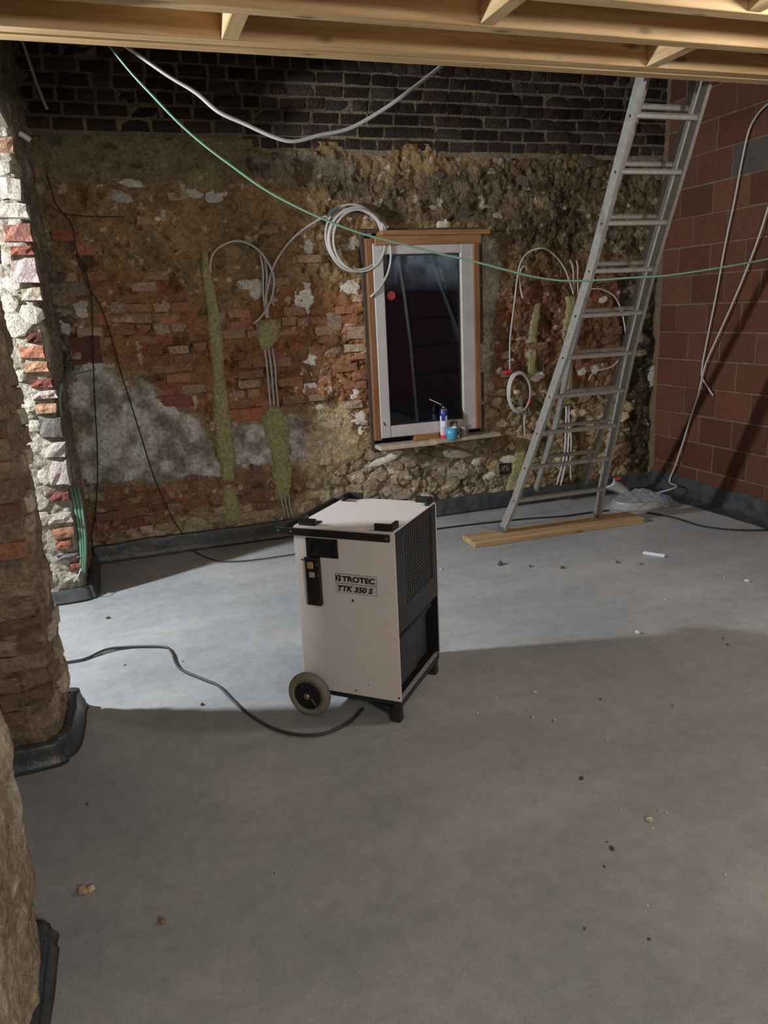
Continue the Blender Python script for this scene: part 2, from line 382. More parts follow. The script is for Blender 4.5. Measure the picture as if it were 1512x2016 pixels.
PAL = {'orange': [(146, 82, 42), (132, 70, 38), (150, 95, 52), (126, 96, 62), (112, 58, 40), (152, 132, 104)],
       'orange2': [(116, 62, 38), (128, 72, 44), (104, 58, 38), (110, 84, 56)],
       'lowred': [(126, 74, 50), (116, 62, 46), (146, 120, 82), (136, 96, 62), (100, 64, 52)],
       'lowbeige': [(158, 140, 104), (138, 92, 68), (150, 120, 86), (165, 150, 118), (124, 84, 66)],
       'beige': [(160, 142, 106), (150, 128, 92)], 'daub': [(130, 92, 52), (148, 120, 84), (112, 82, 52)],
       'rubble': [(150, 134, 108), (140, 112, 84), (124, 108, 88)]}
PROB = {'orange': .60, 'orange2': .42, 'lowred': .6, 'lowbeige': .55, 'beige': .12, 'daub': .10, 'rubble': .1}
cand = []
zc = .13; row = 0
while zc < 2.75:
    x = -.34+rr.uniform(0, .1)
    while x < 4.7:
        head = rr.random() < .42; w = .115 if head else .21
        xc = x+w/2; x += w
        if WX0-.06 < xc < WX1+.1 and WZ0-.06 < zc < WZ1+.05: continue
        zn = zid(xc, zc); p_ = PROB.get(zn, 0)
        if zn == 'daub' and zc > 2.2: p_ = .04
        if rr.random() > p_: continue
        cand.append((xc, zc, head, zn, rr.choice(PAL[zn])))
    zc += .075; row += 1
rr.shuffle(cand)
for k, (xc, zc, head, zn, c_) in enumerate(cand[:300]):
    k_ = rr.uniform(.8, 1.15)*KW*1.0; cc = np.clip((lin(c_)*.55+.45*soft(C[int((zc-zs[0])/.0085), int((xc-xs[0])/.0088)], .1))*k_, 0, .8)
    me = BV[7+rr.randrange(6)] if head else BV[rr.randrange(7)]
    piece('brick', me, (xc, surf(xc, zc)+.045-rr.uniform(-.004, .022), zc+rr.uniform(-.008, .008)), (rr.uniform(-.06, .06), rr.uniform(-.05, .05), rr.uniform(-.08, .08)), (rr.uniform(.85, 1.02), 1, rr.uniform(.85, 1.02)), cc, wall_back)
# rubble stones
def zone_pts(poly, n, seed):
    r = random.Random(seed); xs_ = [p[0] for p in poly]; zs_ = [p[1] for p in poly]; out = []; t = 0
    while len(out) < n and t < n*60:
        t += 1; x = r.uniform(min(xs_), max(xs_)); z = r.uniform(min(zs_), max(zs_))
        if not inpoly(np.array([x]), np.array([z]), poly)[0]: continue
        if WX0-.03 < x < WX1+.03 and WZ0-.03 < z < WZ1+.03: continue
        if any(abs(x-a)/.20+abs(z-b_)/.13 < 1 for a, b_ in out): continue
        out.append((x, z))
    return out
STP = {'rubble': [(158, 142, 116), (136, 118, 92), (168, 156, 134), (120, 100, 76)], 'yrubble': [(170, 146, 98), (152, 126, 82), (178, 158, 112), (128, 102, 68)],
       'darktop': [(92, 80, 62), (108, 96, 76), (76, 64, 48), (124, 110, 88)], 'darkr': [(96, 78, 56), (74, 58, 42), (120, 104, 76)], 'creamedge': [(134, 120, 100), (100, 84, 66), (150, 138, 120)]}
ns = 0
for zn, poly, c_, off, am in ZON:
    if zn not in STP: continue
    area = (max(p[0] for p in poly)-min(p[0] for p in poly))*(max(p[1] for p in poly)-min(p[1] for p in poly))
    for (x, z) in zone_pts(poly, int(area*{'darktop': 9, 'darkr': 12, 'creamedge': 22}.get(zn, 34)), 31+ns):
        if ns >= 290: break
        if z < .15: continue
        sc = rr.uniform(.045, .10); cc = np.clip(lin(rr.choice(STP[zn]))*KW*rr.uniform(.8, 1.05), 0, .8)
        piece('stone', SV[rr.randrange(9)], (x, surf(x, z)+.02, z), (rr.uniform(-.25, .25), rr.uniform(-.35, .35), rr.uniform(-.3, .3)), (sc*rr.uniform(.95, 1.35), .05, sc*rr.uniform(.5, .75)), cc, wall_back); ns += 1
# pale lime plaster lumps left on the wall (centre pixel, half width, half height in pixels)
for (px, py, hw, hh, br) in [(600, 585, 20, 24, 1.15), (690, 572, 20, 22, 1.0), (655, 628, 12, 14, 1.), (692, 640, 14, 10, 1.), (612, 612, 8, 6, 1.), (605, 560, 9, 8, .8), (700, 775, 13, 12, 1.), (706, 822, 26, 14, 1.), (712, 856, 24, 20, 1.1), (600, 735, 24, 9, 1.), (612, 708, 20, 12, .9), (604, 766, 24, 10, .8), (632, 802, 9, 6, 1.),
                             (318, 604, 12, 9, 1.), (870, 440, 20, 9, 1.), (700, 478, 14, 14, 1.), (728, 452, 8, 10, .9), (690, 428, 8, 12, .8), (255, 352, 26, 12, .8), (380, 375, 18, 12, .7), (425, 385, 22, 12, .7), (310, 428, 8, 5, 1.), (505, 570, 14, 20, .8), (485, 560, 18, 10, .8), (610, 485, 10, 14, .8),
                             (1066, 742, 16, 10, 1.), (1150, 730, 12, 10, .9), (1178, 728, 10, 10, 1.), (1010, 715, 12, 9, 1.), (1232, 722, 16, 12, .9), (1105, 608, 6, 7, 1.), (1190, 590, 10, 6, .9), (985, 730, 8, 8, .9), (1075, 770, 10, 8, .8), (1020, 772, 8, 5, 1.), (1290, 740, 10, 22, .7), (160, 620, 16, 14, .85), (165, 650, 12, 16, .9), (180, 715, 16, 10, .9), (125, 640, 10, 20, .8), (235, 385, 20, 10, .6), (150, 600, 22, 10, .7), (1005, 905, 20, 9, .9), (760, 905, 34, 9, 1.), (900, 895, 30, 9, .9)]:
    q = aty((px, py), 5.9); s_ = np.linalg.norm(q-CO)/F_PX
    piece('plaster_lump', SV[rr.randrange(9)], (q[0], surf(q[0], q[2])+.004, q[2]), (0, rr.uniform(-.4, .4), 0), (hw*s_*1.1, .022, hh*s_), np.clip(lin((196, 188, 174))*1.35*br, 0, .82), wall_back)
# a few single bricks that read clearly
for (px, py, hw, hh, c_) in [(128, 462, 22, 10, (140, 66, 40)), (172, 484, 24, 16, (150, 84, 44)), (140, 480, 24, 10, (104, 92, 78)), (145, 570, 22, 12, (112, 96, 78)), (232, 605, 14, 10, (120, 104, 80)), (205, 628, 12, 12, (152, 82, 40)), (330, 628, 16, 9, (158, 90, 44)), (235, 628, 26, 6, (140, 124, 96)), (705, 655, 20, 12, (140, 110, 86)), (660, 632, 14, 16, (126, 104, 84)),
                             (495, 818, 36, 12, (152, 78, 40)), (340, 790, 40, 10, (122, 62, 46)), (325, 760, 30, 9, (120, 62, 42)), (540, 705, 22, 12, (130, 72, 54)), (570, 712, 20, 12, (128, 66, 50)), (190, 800, 0, 0, (0, 0, 0)), (170, 690, 26, 26, (92, 52, 42))]:
    if not hw: continue
    q = aty((px, py), 5.9); s_ = np.linalg.norm(q-CO)/F_PX
    piece('brick', BV[rr.randrange(7)], (q[0], surf(q[0], q[2])+.03, q[2]), (0, rr.uniform(-.08, .08), 0), (hw*2*s_/.2, 1, hh*2*s_/.066), np.clip(lin(c_)*KW, 0, .8), wall_back)
# olive mortar that fills the cable chases
def chase(pts, wpx, bulge=.02):
    P = smooth_path([aty(p, 5.9) for p in pts], 8); n = len(P); K = 9; V = []; Q = []
    ws = np.interp(np.linspace(0, 1, n), np.linspace(0, 1, len(wpx)), wpx)/245.
    for i, p in enumerate(P):
        for k in range(K):
            u = k/(K-1)*2-1; w = ws[i]*(1+.28*float(fbm(np.array(i*.33), np.array(u*.7+px0), 61)))
            x = p[0]+u*w/2; z = p[2]; dpt = bulge*(1-u**4)+.005*float(fbm(np.array(x*40), np.array(z*25), 62))-(.03 if k in (0, K-1) or i in (0, n-1) else 0)
            V.append((x, min(surf(p[0], z), YB-.0)-dpt, z))
    for i in range(n-1):
        for k in range(K-1): a = i*K+k; Q.append((a, a+1, a+K+1, a+K))
    c_ = np.tile(soft(lin((136, 130, 88)), .12)*1.9, (len(V), 1)); c_ *= (.93+.14*np.random.rand(len(V), 1))
    link('mortar_strip', npmesh('mortar_strip', V, Q, c_), M_masonry, wall_back)
px0 = 0.
chase([(403, 490), (411, 560), (425, 650), (431, 740), (438, 830), (446, 900), (452, 960), (458, 1040)], [12, 22, 28, 26, 38, 36, 26, 50])
px0 = 3.; chase([(533, 628), (531, 645), (528, 665), (522, 690)], [24, 56, 48, 18], .028)
px0 = 5.; chase([(540, 800), (543, 830), (550, 880), (556, 930), (558, 985)], [22, 62, 46, 44, 36], .03)
px0 = 7.; chase([(1062, 590), (1052, 660), (1050, 745)], [20, 26, 20], .012)
px0 = 9.; chase([(1128, 578), (1124, 660), (1122, 730), (1120, 795)], [28, 32, 28, 30], .014)
px0 = 11.; chase([(1035, 850), (1020, 930), (1015, 985)], [30, 34, 60], .012)
# socket box let into the wall
q = aty((1000, 924), 5.88)
mb = MB(); s0 = .055
mb.box((-s0, -.01, -s0*.8), (s0, .05, -s0*.8+.008)); mb.box((-s0, -.01, s0*.8-.008), (s0, .05, s0*.8)); mb.box((-s0, -.01, -s0*.8), (-s0+.008, .05, s0*.8)); mb.box((s0-.008, -.01, -s0*.8), (s0, .05, s0*.8)); mb.box((-s0, .045, -s0*.8), (s0, .05, s0*.8))
o = mb.obj('socket_box', M_black); o.location = (float(q[0]), surf(q[0], q[2])-.002, float(q[2])); prop(o, 'square black empty socket box let into the rubble below the window corner', 'socket box')
mb = MB()
for k in range(4): mb.tube(smooth_path([(-.02+k*.012, .03, 0), (-.02+k*.013, .0, -.01), (-.03+k*.02, -.01, -.05-.01*k)], 4), .0018, 5)
mb.obj('wire_tail', M_wire, o)

# ------------------------------------------------------------------ back wall, upper brick courses
TZ0, TZ1 = 2.93, 4.5
xs2 = np.arange(-.5, 4.86, .03); zs2 = np.arange(2.90, 4.55, .03); X2, Z2 = np.meshgrid(xs2, zs2)
D2 = -.005+.008*fbm(X2*5, Z2*5, 71); C2 = np.zeros(X2.shape+(3,)); C2[:] = lin((134, 120, 100)); C2 *= (.7+.5*(fbm(X2*3, Z2*3, 72)[..., None]*.5+.5))
I = np.arange(X2.size).reshape(X2.shape); qd = np.stack([I[:-1, :-1], I[:-1, 1:], I[1:, 1:], I[1:, :-1]], -1).reshape(-1, 4)
wall_top = link('wall_back_upper', npmesh('wall_back_upper', np.stack([X2, YB-.008-D2, Z2], -1).reshape(-1, 3), qd, np.clip(C2*1.2, 0, .7).reshape(-1, 3)), M_masonry, kind='structure')
DK = [(66, 44, 34), (58, 40, 32), (76, 50, 38), (54, 40, 34), (72, 58, 46), (64, 52, 44)]
z = 2.975; rowi = 0; cnt = 0; rest = MB()
BW = [rough_block('dark_brick_shape', .198, .074, .05, 400+i, .004) for i in range(5)]+[rough_block('dark_brick_end_shape', .113, .074, .05, 420+i, .004) for i in range(5)]
for q in BW: q.materials.append(M_brick)
while z < 4.5:
    x = -.42+(.0 if rowi % 2 else .07)+rr.uniform(-.01, .01)
    while x < 4.72:
        head = (rowi % 3 == 0) if rr.random() < .8 else rr.random() < .5
        w = .128 if head else .213; xc = x+w/2; x += w
        low_left = xc < 1.05 and z < 3.05
        if low_left: continue
        y = YB+.013-rr.uniform(.0, .008)
        if cnt < 300 and z < 3.85:
            piece('brick', BW[5+rr.randrange(5)] if head else BW[rr.randrange(5)], (xc, y, z+rr.uniform(-.004, .004)), (rr.uniform(-.02, .02), rr.uniform(-.02, .02), rr.uniform(-.03, .03)), (1, 1, 1), soft(lin(rr.choice(DK)), .2)*1.15*rr.uniform(.7, 1.3), wall_top); cnt += 1
        else: rest.box((xc-w/2+.006, y-.025, z-.038), (xc+w/2-.006, y+.02, z+.038))
    z += .0885; rowi += 1
o = rest.obj('brick_courses', M_brick, wall_top, kind='stuff'); o.color = (*[float(v) for v in lin((66, 44, 38))*1.5], 1)

# window reveal lining hidden in the wall thickness
mb = MB()
for a, b_ in [((WX0-.03, 5.9, WZ0-.03), (WX0, 6.15, WZ1+.03)), ((WX1, 5.9, WZ0-.03), (WX1+.03, 6.15, WZ1+.03)), ((WX0, 5.9, WZ0-.03), (WX1, 6.15, WZ0)), ((WX0, 5.9, WZ1), (WX1, 6.15, WZ1+.03))]: mb.box(a, b_)
mb.obj('reveal', mat('reveal_dark', rgb(70, 60, 50), rough=.95, noise=.3, nscale=30, bump=.5), wall_back)

# ------------------------------------------------------------------ window
def wood_mat(name, c1, c2, along='X', knots=True, rough=.6):
    m = bpy.data.materials.new(name); m.use_nodes = True; nt = m.node_tree; N = nt.nodes; L = nt.links; b = N['Principled BSDF']
    g = N.new('ShaderNodeNewGeometry'); mp = N.new('ShaderNodeMapping'); s = {'X': (1.2, 22, 22), 'Y': (22, 1.2, 22), 'Z': (22, 22, 1.2)}[along]
    mp.inputs['Scale'].default_value = s; L.new(g.outputs['Position'], mp.inputs['Vector'])
    n = N.new('ShaderNodeTexNoise'); n.inputs['Scale'].default_value = 1.6; n.inputs['Detail'].default_value = 4; n.inputs['Distortion'].default_value = .6; L.new(mp.outputs[0], n.inputs['Vector'])
    r = N.new('ShaderNodeValToRGB'); r.color_ramp.elements[0].position = .32; r.color_ramp.elements[0].color = c1; r.color_ramp.elements[1].position = .68; r.color_ramp.elements[1].color = c2
    L.new(n.outputs['Fac'], r.inputs[0]); out = r.outputs[0]
    if knots:
        vp = N.new('ShaderNodeMapping'); ks = {'X': (2.6, 7.5, 7.5), 'Y': (7.5, 2.6, 7.5), 'Z': (7.5, 7.5, 2.6)}[along]; vp.inputs['Scale'].default_value = ks; L.new(g.outputs['Position'], vp.inputs['Vector'])
        v = N.new('ShaderNodeTexVoronoi'); v.inputs['Scale'].default_value = 1.; L.new(vp.outputs[0], v.inputs['Vector'])
        mr = N.new('ShaderNodeMapRange'); mr.inputs['From Min'].default_value = .06; mr.inputs['From Max'].default_value = .16; mr.inputs['To Min'].default_value = .38; mr.inputs['To Max'].default_value = 1; L.new(v.outputs['Distance'], mr.inputs['Value'])
        sc = N.new('ShaderNodeVectorMath'); sc.operation = 'SCALE'; L.new(out, sc.inputs[0]); L.new(mr.outputs[0], sc.inputs['Scale']); out = sc.outputs[0]
    L.new(out, b.inputs['Base Color']); b.inputs['Roughness'].default_value = rough; return m
M_pineX = wood_mat('new_pine_along_x', rgb(180, 146, 100), rgb(208, 178, 134))
M_pineY = wood_mat('new_pine_along_y', rgb(184, 152, 106), rgb(210, 182, 140), 'Y')
M_plank = wood_mat('plank_pine', rgb(150, 124, 90), rgb(182, 154, 116), 'X')
M_oldX = wood_mat('old_frame_timber_x', rgb(128, 88, 52), rgb(154, 110, 66), 'X', False)
M_oldZ = wood_mat('old_frame_timber_z', rgb(108, 72, 44), rgb(138, 94, 58), 'Z', False)
M_sash = mat('worn_white_paint', rgb(178, 174, 174), rough=.5, noise=.08, nscale=12, bump=.15, bscale=60)
win = empty('window_1', (2.40, 5.9, .70), kind='structure')
win.parent = None
def wbox(name, a, b_, m, ch=.004, par=None, **k):
    mb = MB(); mb.box(tuple(np.array(a)-np.array((2.40, 5.9, .70))), tuple(np.array(b_)-np.array((2.40, 5.9, .70))), ch); return mb.obj(name, m, par or win, **k)
wbox('outer_frame_head', (1.99, 5.83, 2.245), (2.90, 5.97, 2.315), M_oldX, label='bare timber head of the window frame')
wbox('head_board', (2.04, 5.80, 2.312), (2.965, 5.95, 2.352), M_oldX, label='split lighter timber board over the window')
wbox('outer_frame_jamb', (1.925, 5.86, .72), (1.985, 5.98, 2.30), M_oldZ); wbox('outer_frame_jamb', (2.835, 5.84, .74), (2.885, 5.98, 2.27), M_oldZ)
wbox('packing_block', (2.27, 5.86, .685), (2.50, 5.96, .735), M_oldX, label='orange timber packing block under the sash')
fx0, fx1, fz0, fz1 = 1.975, 2.84, .735, 2.262; gx0, gx1, gz0, gz1 = 2.062, 2.724, .832, 2.178
wbox('sash_stile', (fx0, 5.855, fz0), (gx0, 5.925, fz1), M_sash, .006); wbox('sash_stile', (gx1, 5.855, fz0), (fx1, 5.925, fz1), M_sash, .006)
wbox('sash_rail', (gx0, 5.857, gz1), (gx1, 5.925, fz1), M_sash, .006); wbox('sash_rail', (gx0, 5.857, fz0), (gx1, 5.925, gz0), M_sash, .006)
mb = MB(); o3 = np.array((2.40, 5.9, .70))
for a, b_ in [((gx0, 5.885, gz0), (gx0+.01, 5.90, gz1)), ((gx1-.01, 5.885, gz0), (gx1, 5.90, gz1)), ((gx0, 5.885, gz0), (gx1, 5.90, gz0+.01)), ((gx0, 5.885, gz1-.01), (gx1, 5.90, gz1))]: mb.box(tuple(np.array(a)-o3), tuple(np.array(b_)-o3))
mb.obj('glazing_gasket', M_black, win)
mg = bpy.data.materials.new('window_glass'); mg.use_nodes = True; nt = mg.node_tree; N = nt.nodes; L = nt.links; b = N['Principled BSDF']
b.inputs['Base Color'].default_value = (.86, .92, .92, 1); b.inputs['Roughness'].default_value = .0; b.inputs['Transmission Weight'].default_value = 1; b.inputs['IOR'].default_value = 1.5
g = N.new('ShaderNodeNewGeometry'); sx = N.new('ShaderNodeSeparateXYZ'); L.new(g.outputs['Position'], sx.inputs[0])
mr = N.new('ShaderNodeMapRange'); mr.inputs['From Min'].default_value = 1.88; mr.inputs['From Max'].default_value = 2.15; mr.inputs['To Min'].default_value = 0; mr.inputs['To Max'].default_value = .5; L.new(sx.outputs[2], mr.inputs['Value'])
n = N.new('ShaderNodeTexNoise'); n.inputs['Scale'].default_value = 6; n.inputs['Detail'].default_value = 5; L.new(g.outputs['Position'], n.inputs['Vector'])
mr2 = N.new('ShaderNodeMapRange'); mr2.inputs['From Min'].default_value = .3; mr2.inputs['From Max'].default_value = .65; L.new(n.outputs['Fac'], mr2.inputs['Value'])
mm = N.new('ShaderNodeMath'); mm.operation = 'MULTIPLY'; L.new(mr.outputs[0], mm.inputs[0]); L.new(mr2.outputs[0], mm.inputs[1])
df = N.new('ShaderNodeBsdfDiffuse'); df.inputs[0].default_value = (.30, .40, .52, 1); ms = N.new('ShaderNodeMixShader'); L.new(mm.outputs[0], ms.inputs[0]); L.new(b.outputs[0], ms.inputs[1]); L.new(df.outputs[0], ms.inputs[2])  # bluish haze of a reflection, painted as diffuse colour high on the pane
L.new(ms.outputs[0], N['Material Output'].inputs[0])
wbox('pane', (gx0, 5.892, gz0), (gx1, 5.897, gz1), mg, 0, label='dark night glazing, reflected bluish haze painted along its top')
mb = MB(); mb.lathe([(0, 0), (.034, 0), (.034, .0015), (0, .0015)], 20, M=Matrix.Translation(Vector(aty((770, 582), 5.889)-o3)) @ Matrix.Rotation(PI/2, 4, 'X'))
mb.obj('round_dot', M_red, win, label='red round dot on the glass')  # flat red disc on the face of the pane
mb = MB(); q = aty((757, 835), 5.853)-o3; mb.tube([q+np.array((-.006, 0, .012)), q, q+np.array((.006, 0, -.012))], .005, 6); mb.obj('hinge_pin', M_black, win)
# window board
q0 = aty((742, 882), 5.84); sb = MB()
sb.box((1.93, 5.76, .648), (2.45, 5.95, .684), .008); sill = sb.obj('window_sill_1', mat('sill_stone', rgb(178, 166, 146), rough=.85, noise=.22, nscale=22, bump=.5), kind='structure')
sill.name = 'trim_1'
sb = MB(); sb.box((2.42, 5.74, .662), (3.03, 5.96, .690), .006, M=Matrix.Rotation(-.012, 4, 'Y')); 
o = sb.obj('trim_2', mat('sill_board', rgb(170, 156, 130), rough=.85, noise=.25, nscale=26, bump=.4), kind='structure'); o.location = (0, 0, -.03)
SILLZ = .692

# ------------------------------------------------------------------ right wall of clay blocks
XR = 4.72
wr = MB(); wr.box((XR-.005, -2.9, 0), (XR+.2, 5.99, 4.5)); wall_right = wr.obj('wall_right', mat('block_mortar', rgb(108, 90, 70), rough=.95, noise=.3, nscale=20, bump=.8, bscale=70), kind='structure')
BL = []
for i in range(6):
    mb = MB(); mb.box((-.02, -.5, -.5), (.02, .5, .5), .0); BL.append(None)
def blockmesh(L_, H_, s):
    mb = MB(); mb.box((-.012, -L_/2, -H_/2), (.03, L_/2, H_/2), .004); 
    me = mb.mesh('clay_block_shape'); me.materials.append(M_block); return me
bfull = blockmesh(.365, .222, 0); bhalf = blockmesh(.19, .222, 1)
restr = MB(); nb = 0; k = 0; z = .27-.236+.118
RD = [(122, 62, 30), (113, 57, 28), (125, 68, 34), (106, 55, 30), (117, 64, 34)]
while z < 4.4:
    y = 5.87+rr.uniform(-.006, .006)
    first = True
    while y > -2.8:
        Ln = .19 if (first and k % 2 == 0) else .365; first = False
        yc = y-Ln/2; y -= Ln+.014
        if yc-Ln/2 < -2.9: break
        if nb < 300 and yc > 1.0:
            cc = lin(rr.choice(RD))*rr.uniform(.88, 1.12)*.68
            if z > 2.3 and 4.4 < yc < 5.1 and rr.random() < .5: cc = lin((96, 84, 78))*.7
            piece('clay_block', bhalf if Ln < .3 else bfull, (XR+rr.uniform(-.003, .004), yc, z+rr.uniform(-.002, .002)), (0, 0, 0), (1, 1, 1), cc, wall_right); nb += 1
        else: restr.box((XR-.01, yc-Ln/2, z-.11), (XR+.03, yc+Ln/2, z+.11))
    z += .236; k += 1
o = restr.obj('clay_blocks', M_block, wall_right, kind='stuff'); o.color = (*[float(v) for v in lin((120, 60, 46))*.75], 1)

# ------------------------------------------------------------------ left wall: broken brick piers
def relief_wrap(name, plan, z0, z1, colf, dispf, step=.012, kind='structure', parent=None):
    """rough vertical skin that follows a plan polyline; outward is to the right of its direction"""
    pts = []; 
    for i in range(len(plan)-1):
        a = np.array(plan[i], float); b_ = np.array(plan[i+1], float); n = max(1, int(np.linalg.norm(b_-a)/step))
        for k in range(n): pts.append(a+(b_-a)*k/n)
    pts.append(np.array(plan[-1], float)); P = np.array(pts)
    s = np.concatenate([[0], np.cumsum(np.linalg.norm(np.diff(P, axis=0), axis=1))])
    T = np.gradient(P, axis=0); T /= np.linalg.norm(T, axis=1)[:, None]+1e-9
    for _ in range(3): T[1:-1] = (T[:-2]+T[1:-1]+T[2:])/3
    T /= np.linalg.norm(T, axis=1)[:, None]; Nn = np.stack([T[:, 1], -T[:, 0]], -1)
    zz = np.arange(z0, z1+step, step); Sg, Zg = np.meshgrid(s, zz)
    d = dispf(Sg, Zg); V = np.stack([P[None, :, 0]+Nn[None, :, 0]*d, P[None, :, 1]+Nn[None, :, 1]*d, Zg], -1)
    I = np.arange(Sg.size).reshape(Sg.shape); q = np.stack([I[:-1, :-1], I[:-1, 1:], I[1:, 1:], I[1:, :-1]], -1).reshape(-1, 4)
    return link(name, npmesh(name, V.reshape(-1, 3), q, np.clip(soft(colf(Sg, Zg)*(1+.3*fbm(Sg*22, Zg*22, 66, 4))[..., None], .28), 0, .85).reshape(-1, 3)), M_masonry, parent, kind=kind)
def mixc(t, a, b_): t = np.clip(t, 0, 1)[..., None]; return a*(1-t)+b_*t
def col_pier(Sg, Zg, a=(150, 128, 92), b_=(118, 92, 62), c_=(176, 160, 128), k=1.7, s=0):
    c = mixc(fbm(Sg*5, Zg*5, 81+s)*1.2+.5, lin(a), lin(b_)); c = mixc(fbm(Sg*11, Zg*8, 84+s)*2.2-.3, c, lin(c_)); return c*k
def disp_pier(Sg, Zg, s=0, a=.03):
    f1, f2, cid = worley(Sg*8, Zg*12, 3+s); return a*fbm(Sg*3.5, Zg*3.5, 91+s)+.6*a*fbm(Sg*13, Zg*13, 92+s, 4)-.014*np.clip(1-(f2-f1)/.12, 0, 1)
# nearest pier: its face runs along the left edge of the picture
relief_wrap('wall_left', [(-.43, -2.9), (-.43, 1.0), (-.41, 2.04), (-.45, 2.09), (-.9, 2.10)][::1], 0, 3.08,
            lambda s_, z_: col_pier(s_, z_, (168, 154, 126), (146, 130, 104), (192, 184, 158), 1.75), lambda s_, z_: disp_pier(s_, z_, 1, .026), .016).name = 'wall_left'
# middle pier; left run lengthened out of view to block the lamp next door
pier2 = relief_wrap('wall_left', [(-1.7, 3.12), (-.52, 3.12), (-.445, 3.15), (-.415, 3.22), (-.405, 3.48), (-.44, 3.56), (-1.0, 3.57)], 0, 3.08,
            lambda s_, z_: col_pier(s_, z_, (142, 122, 94), (120, 100, 74), (168, 154, 124), 1.55, 5), lambda s_, z_: disp_pier(s_, z_, 4, .026), .012)
r2 = random.Random(5); z = .22; k = 0
E0 = [rough_block('pier_brick_shape', .2, .064, .09, 500+i, .007) for i in range(5)]
for q in E0: q.materials.append(M_brick)
PB = [(126, 100, 72), (112, 86, 62), (138, 112, 80), (120, 84, 56), (146, 122, 90)]
while z < 2.6:
    x = -1.15+(.1 if k % 2 else 0)
    while x < -.53:
        w = .21
        piece('brick', E0[r2.randrange(5)], (x+w/2, 3.12+.028+r2.uniform(-.01, .008), z+r2.uniform(-.006, .006)), (r2.uniform(-.05, .05), r2.uniform(-.04, .04), r2.uniform(-.05, .05)), (1, 1, 1.0), lin(r2.choice(PB) if not (abs(z-.9) < .05 and x < -.6 and x > -.9) else (158, 96, 58))*1.45, pier2); x += w
    z += .078; k += 1
z = .2
while z < 2.6:   # broken brick ends on the jamb side of the middle pier
    for yy in (3.27, 3.42):
        if r2.random() < .6:
            piece('brick', BV[7+r2.randrange(6)], (-.405-.028+r2.uniform(-.012, .008), yy+r2.uniform(-.02, .02), z), (r2.uniform(-.1, .1), r2.uniform(-.1, .1), PI/2+r2.uniform(-.15, .15)), (1, 1, 1.05), lin(r2.choice([(150, 132, 104), (128, 104, 78), (168, 156, 130)]))*1.45, pier2)
    z += .08
# far pier beside the back wall: broken brick ends face the camera and catch the lamp next door
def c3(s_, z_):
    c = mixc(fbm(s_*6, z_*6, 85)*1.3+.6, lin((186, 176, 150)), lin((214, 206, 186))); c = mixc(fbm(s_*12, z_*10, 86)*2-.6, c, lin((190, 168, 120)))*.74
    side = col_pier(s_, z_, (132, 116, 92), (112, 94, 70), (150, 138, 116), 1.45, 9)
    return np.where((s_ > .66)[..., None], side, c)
pier3 = relief_wrap('wall_left', [(-1.05, 5.13), (-.42, 5.13), (-.385, 5.17), (-.365, 5.95)], 0, 4.5, c3, lambda s_, z_: disp_pier(s_, z_, 8, .028), .012)
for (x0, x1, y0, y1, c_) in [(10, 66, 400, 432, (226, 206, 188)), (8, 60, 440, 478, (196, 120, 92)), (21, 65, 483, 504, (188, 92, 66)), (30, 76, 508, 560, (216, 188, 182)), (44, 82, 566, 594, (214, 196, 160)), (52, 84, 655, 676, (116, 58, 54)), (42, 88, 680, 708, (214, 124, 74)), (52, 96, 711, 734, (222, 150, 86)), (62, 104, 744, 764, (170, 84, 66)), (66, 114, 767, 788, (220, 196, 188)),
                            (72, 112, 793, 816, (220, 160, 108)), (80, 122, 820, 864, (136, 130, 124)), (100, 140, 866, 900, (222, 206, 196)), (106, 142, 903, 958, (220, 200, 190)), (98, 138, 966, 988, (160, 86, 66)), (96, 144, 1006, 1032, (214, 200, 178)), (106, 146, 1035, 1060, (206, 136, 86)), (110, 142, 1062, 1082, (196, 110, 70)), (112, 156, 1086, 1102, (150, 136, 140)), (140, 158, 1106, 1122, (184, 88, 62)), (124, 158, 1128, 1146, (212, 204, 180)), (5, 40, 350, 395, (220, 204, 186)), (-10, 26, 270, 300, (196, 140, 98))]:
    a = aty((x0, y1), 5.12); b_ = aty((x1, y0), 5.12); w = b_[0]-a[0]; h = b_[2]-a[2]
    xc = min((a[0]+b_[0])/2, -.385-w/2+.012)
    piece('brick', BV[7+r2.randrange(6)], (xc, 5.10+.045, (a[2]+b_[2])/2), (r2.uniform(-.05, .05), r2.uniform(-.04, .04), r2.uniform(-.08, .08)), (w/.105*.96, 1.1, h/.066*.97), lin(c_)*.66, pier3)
for (px, py, r_) in [(20, 600, 18), (30, 640, 26), (60, 620, 20), (24, 560, 16), (12, 510, 14), (90, 940, 16), (76, 990, 18), (84, 1020, 16), (60, 800, 12), (66, 840, 14), (100, 1140, 14), (40, 740, 12), (30, 450, 14), (8, 330, 14)]:
    q = aty((px, py), 5.11); s_ = 1/300.
    piece('plaster_lump', SV[r2.randrange(9)], (q[0], 5.115, q[2]), (0, r2.uniform(-1, 1), 0), (r_*s_*1.1, .03, r_*s_*.9), lin((206, 198, 176))*.74, pier3)
# masonry above the opening
relief_wrap('wall_left', [(-.43, 2.09), (-.42, 5.13)], 3.085, 4.5, lambda s_, z_: col_pier(s_, z_, (96, 84, 66), (84, 70, 52), (104, 96, 80), 1.4, 12), lambda s_, z_: disp_pier(s_, z_, 6, .012), .04)
lt = MB(); lt.box((-1.0, 2.0, 2.86), (-.405, 5.2, 3.09), .01); lt.obj('trim_3', mat('lintel', rgb(120, 112, 98), rough=.9, noise=.3, nscale=14, bump=.6), kind='structure')
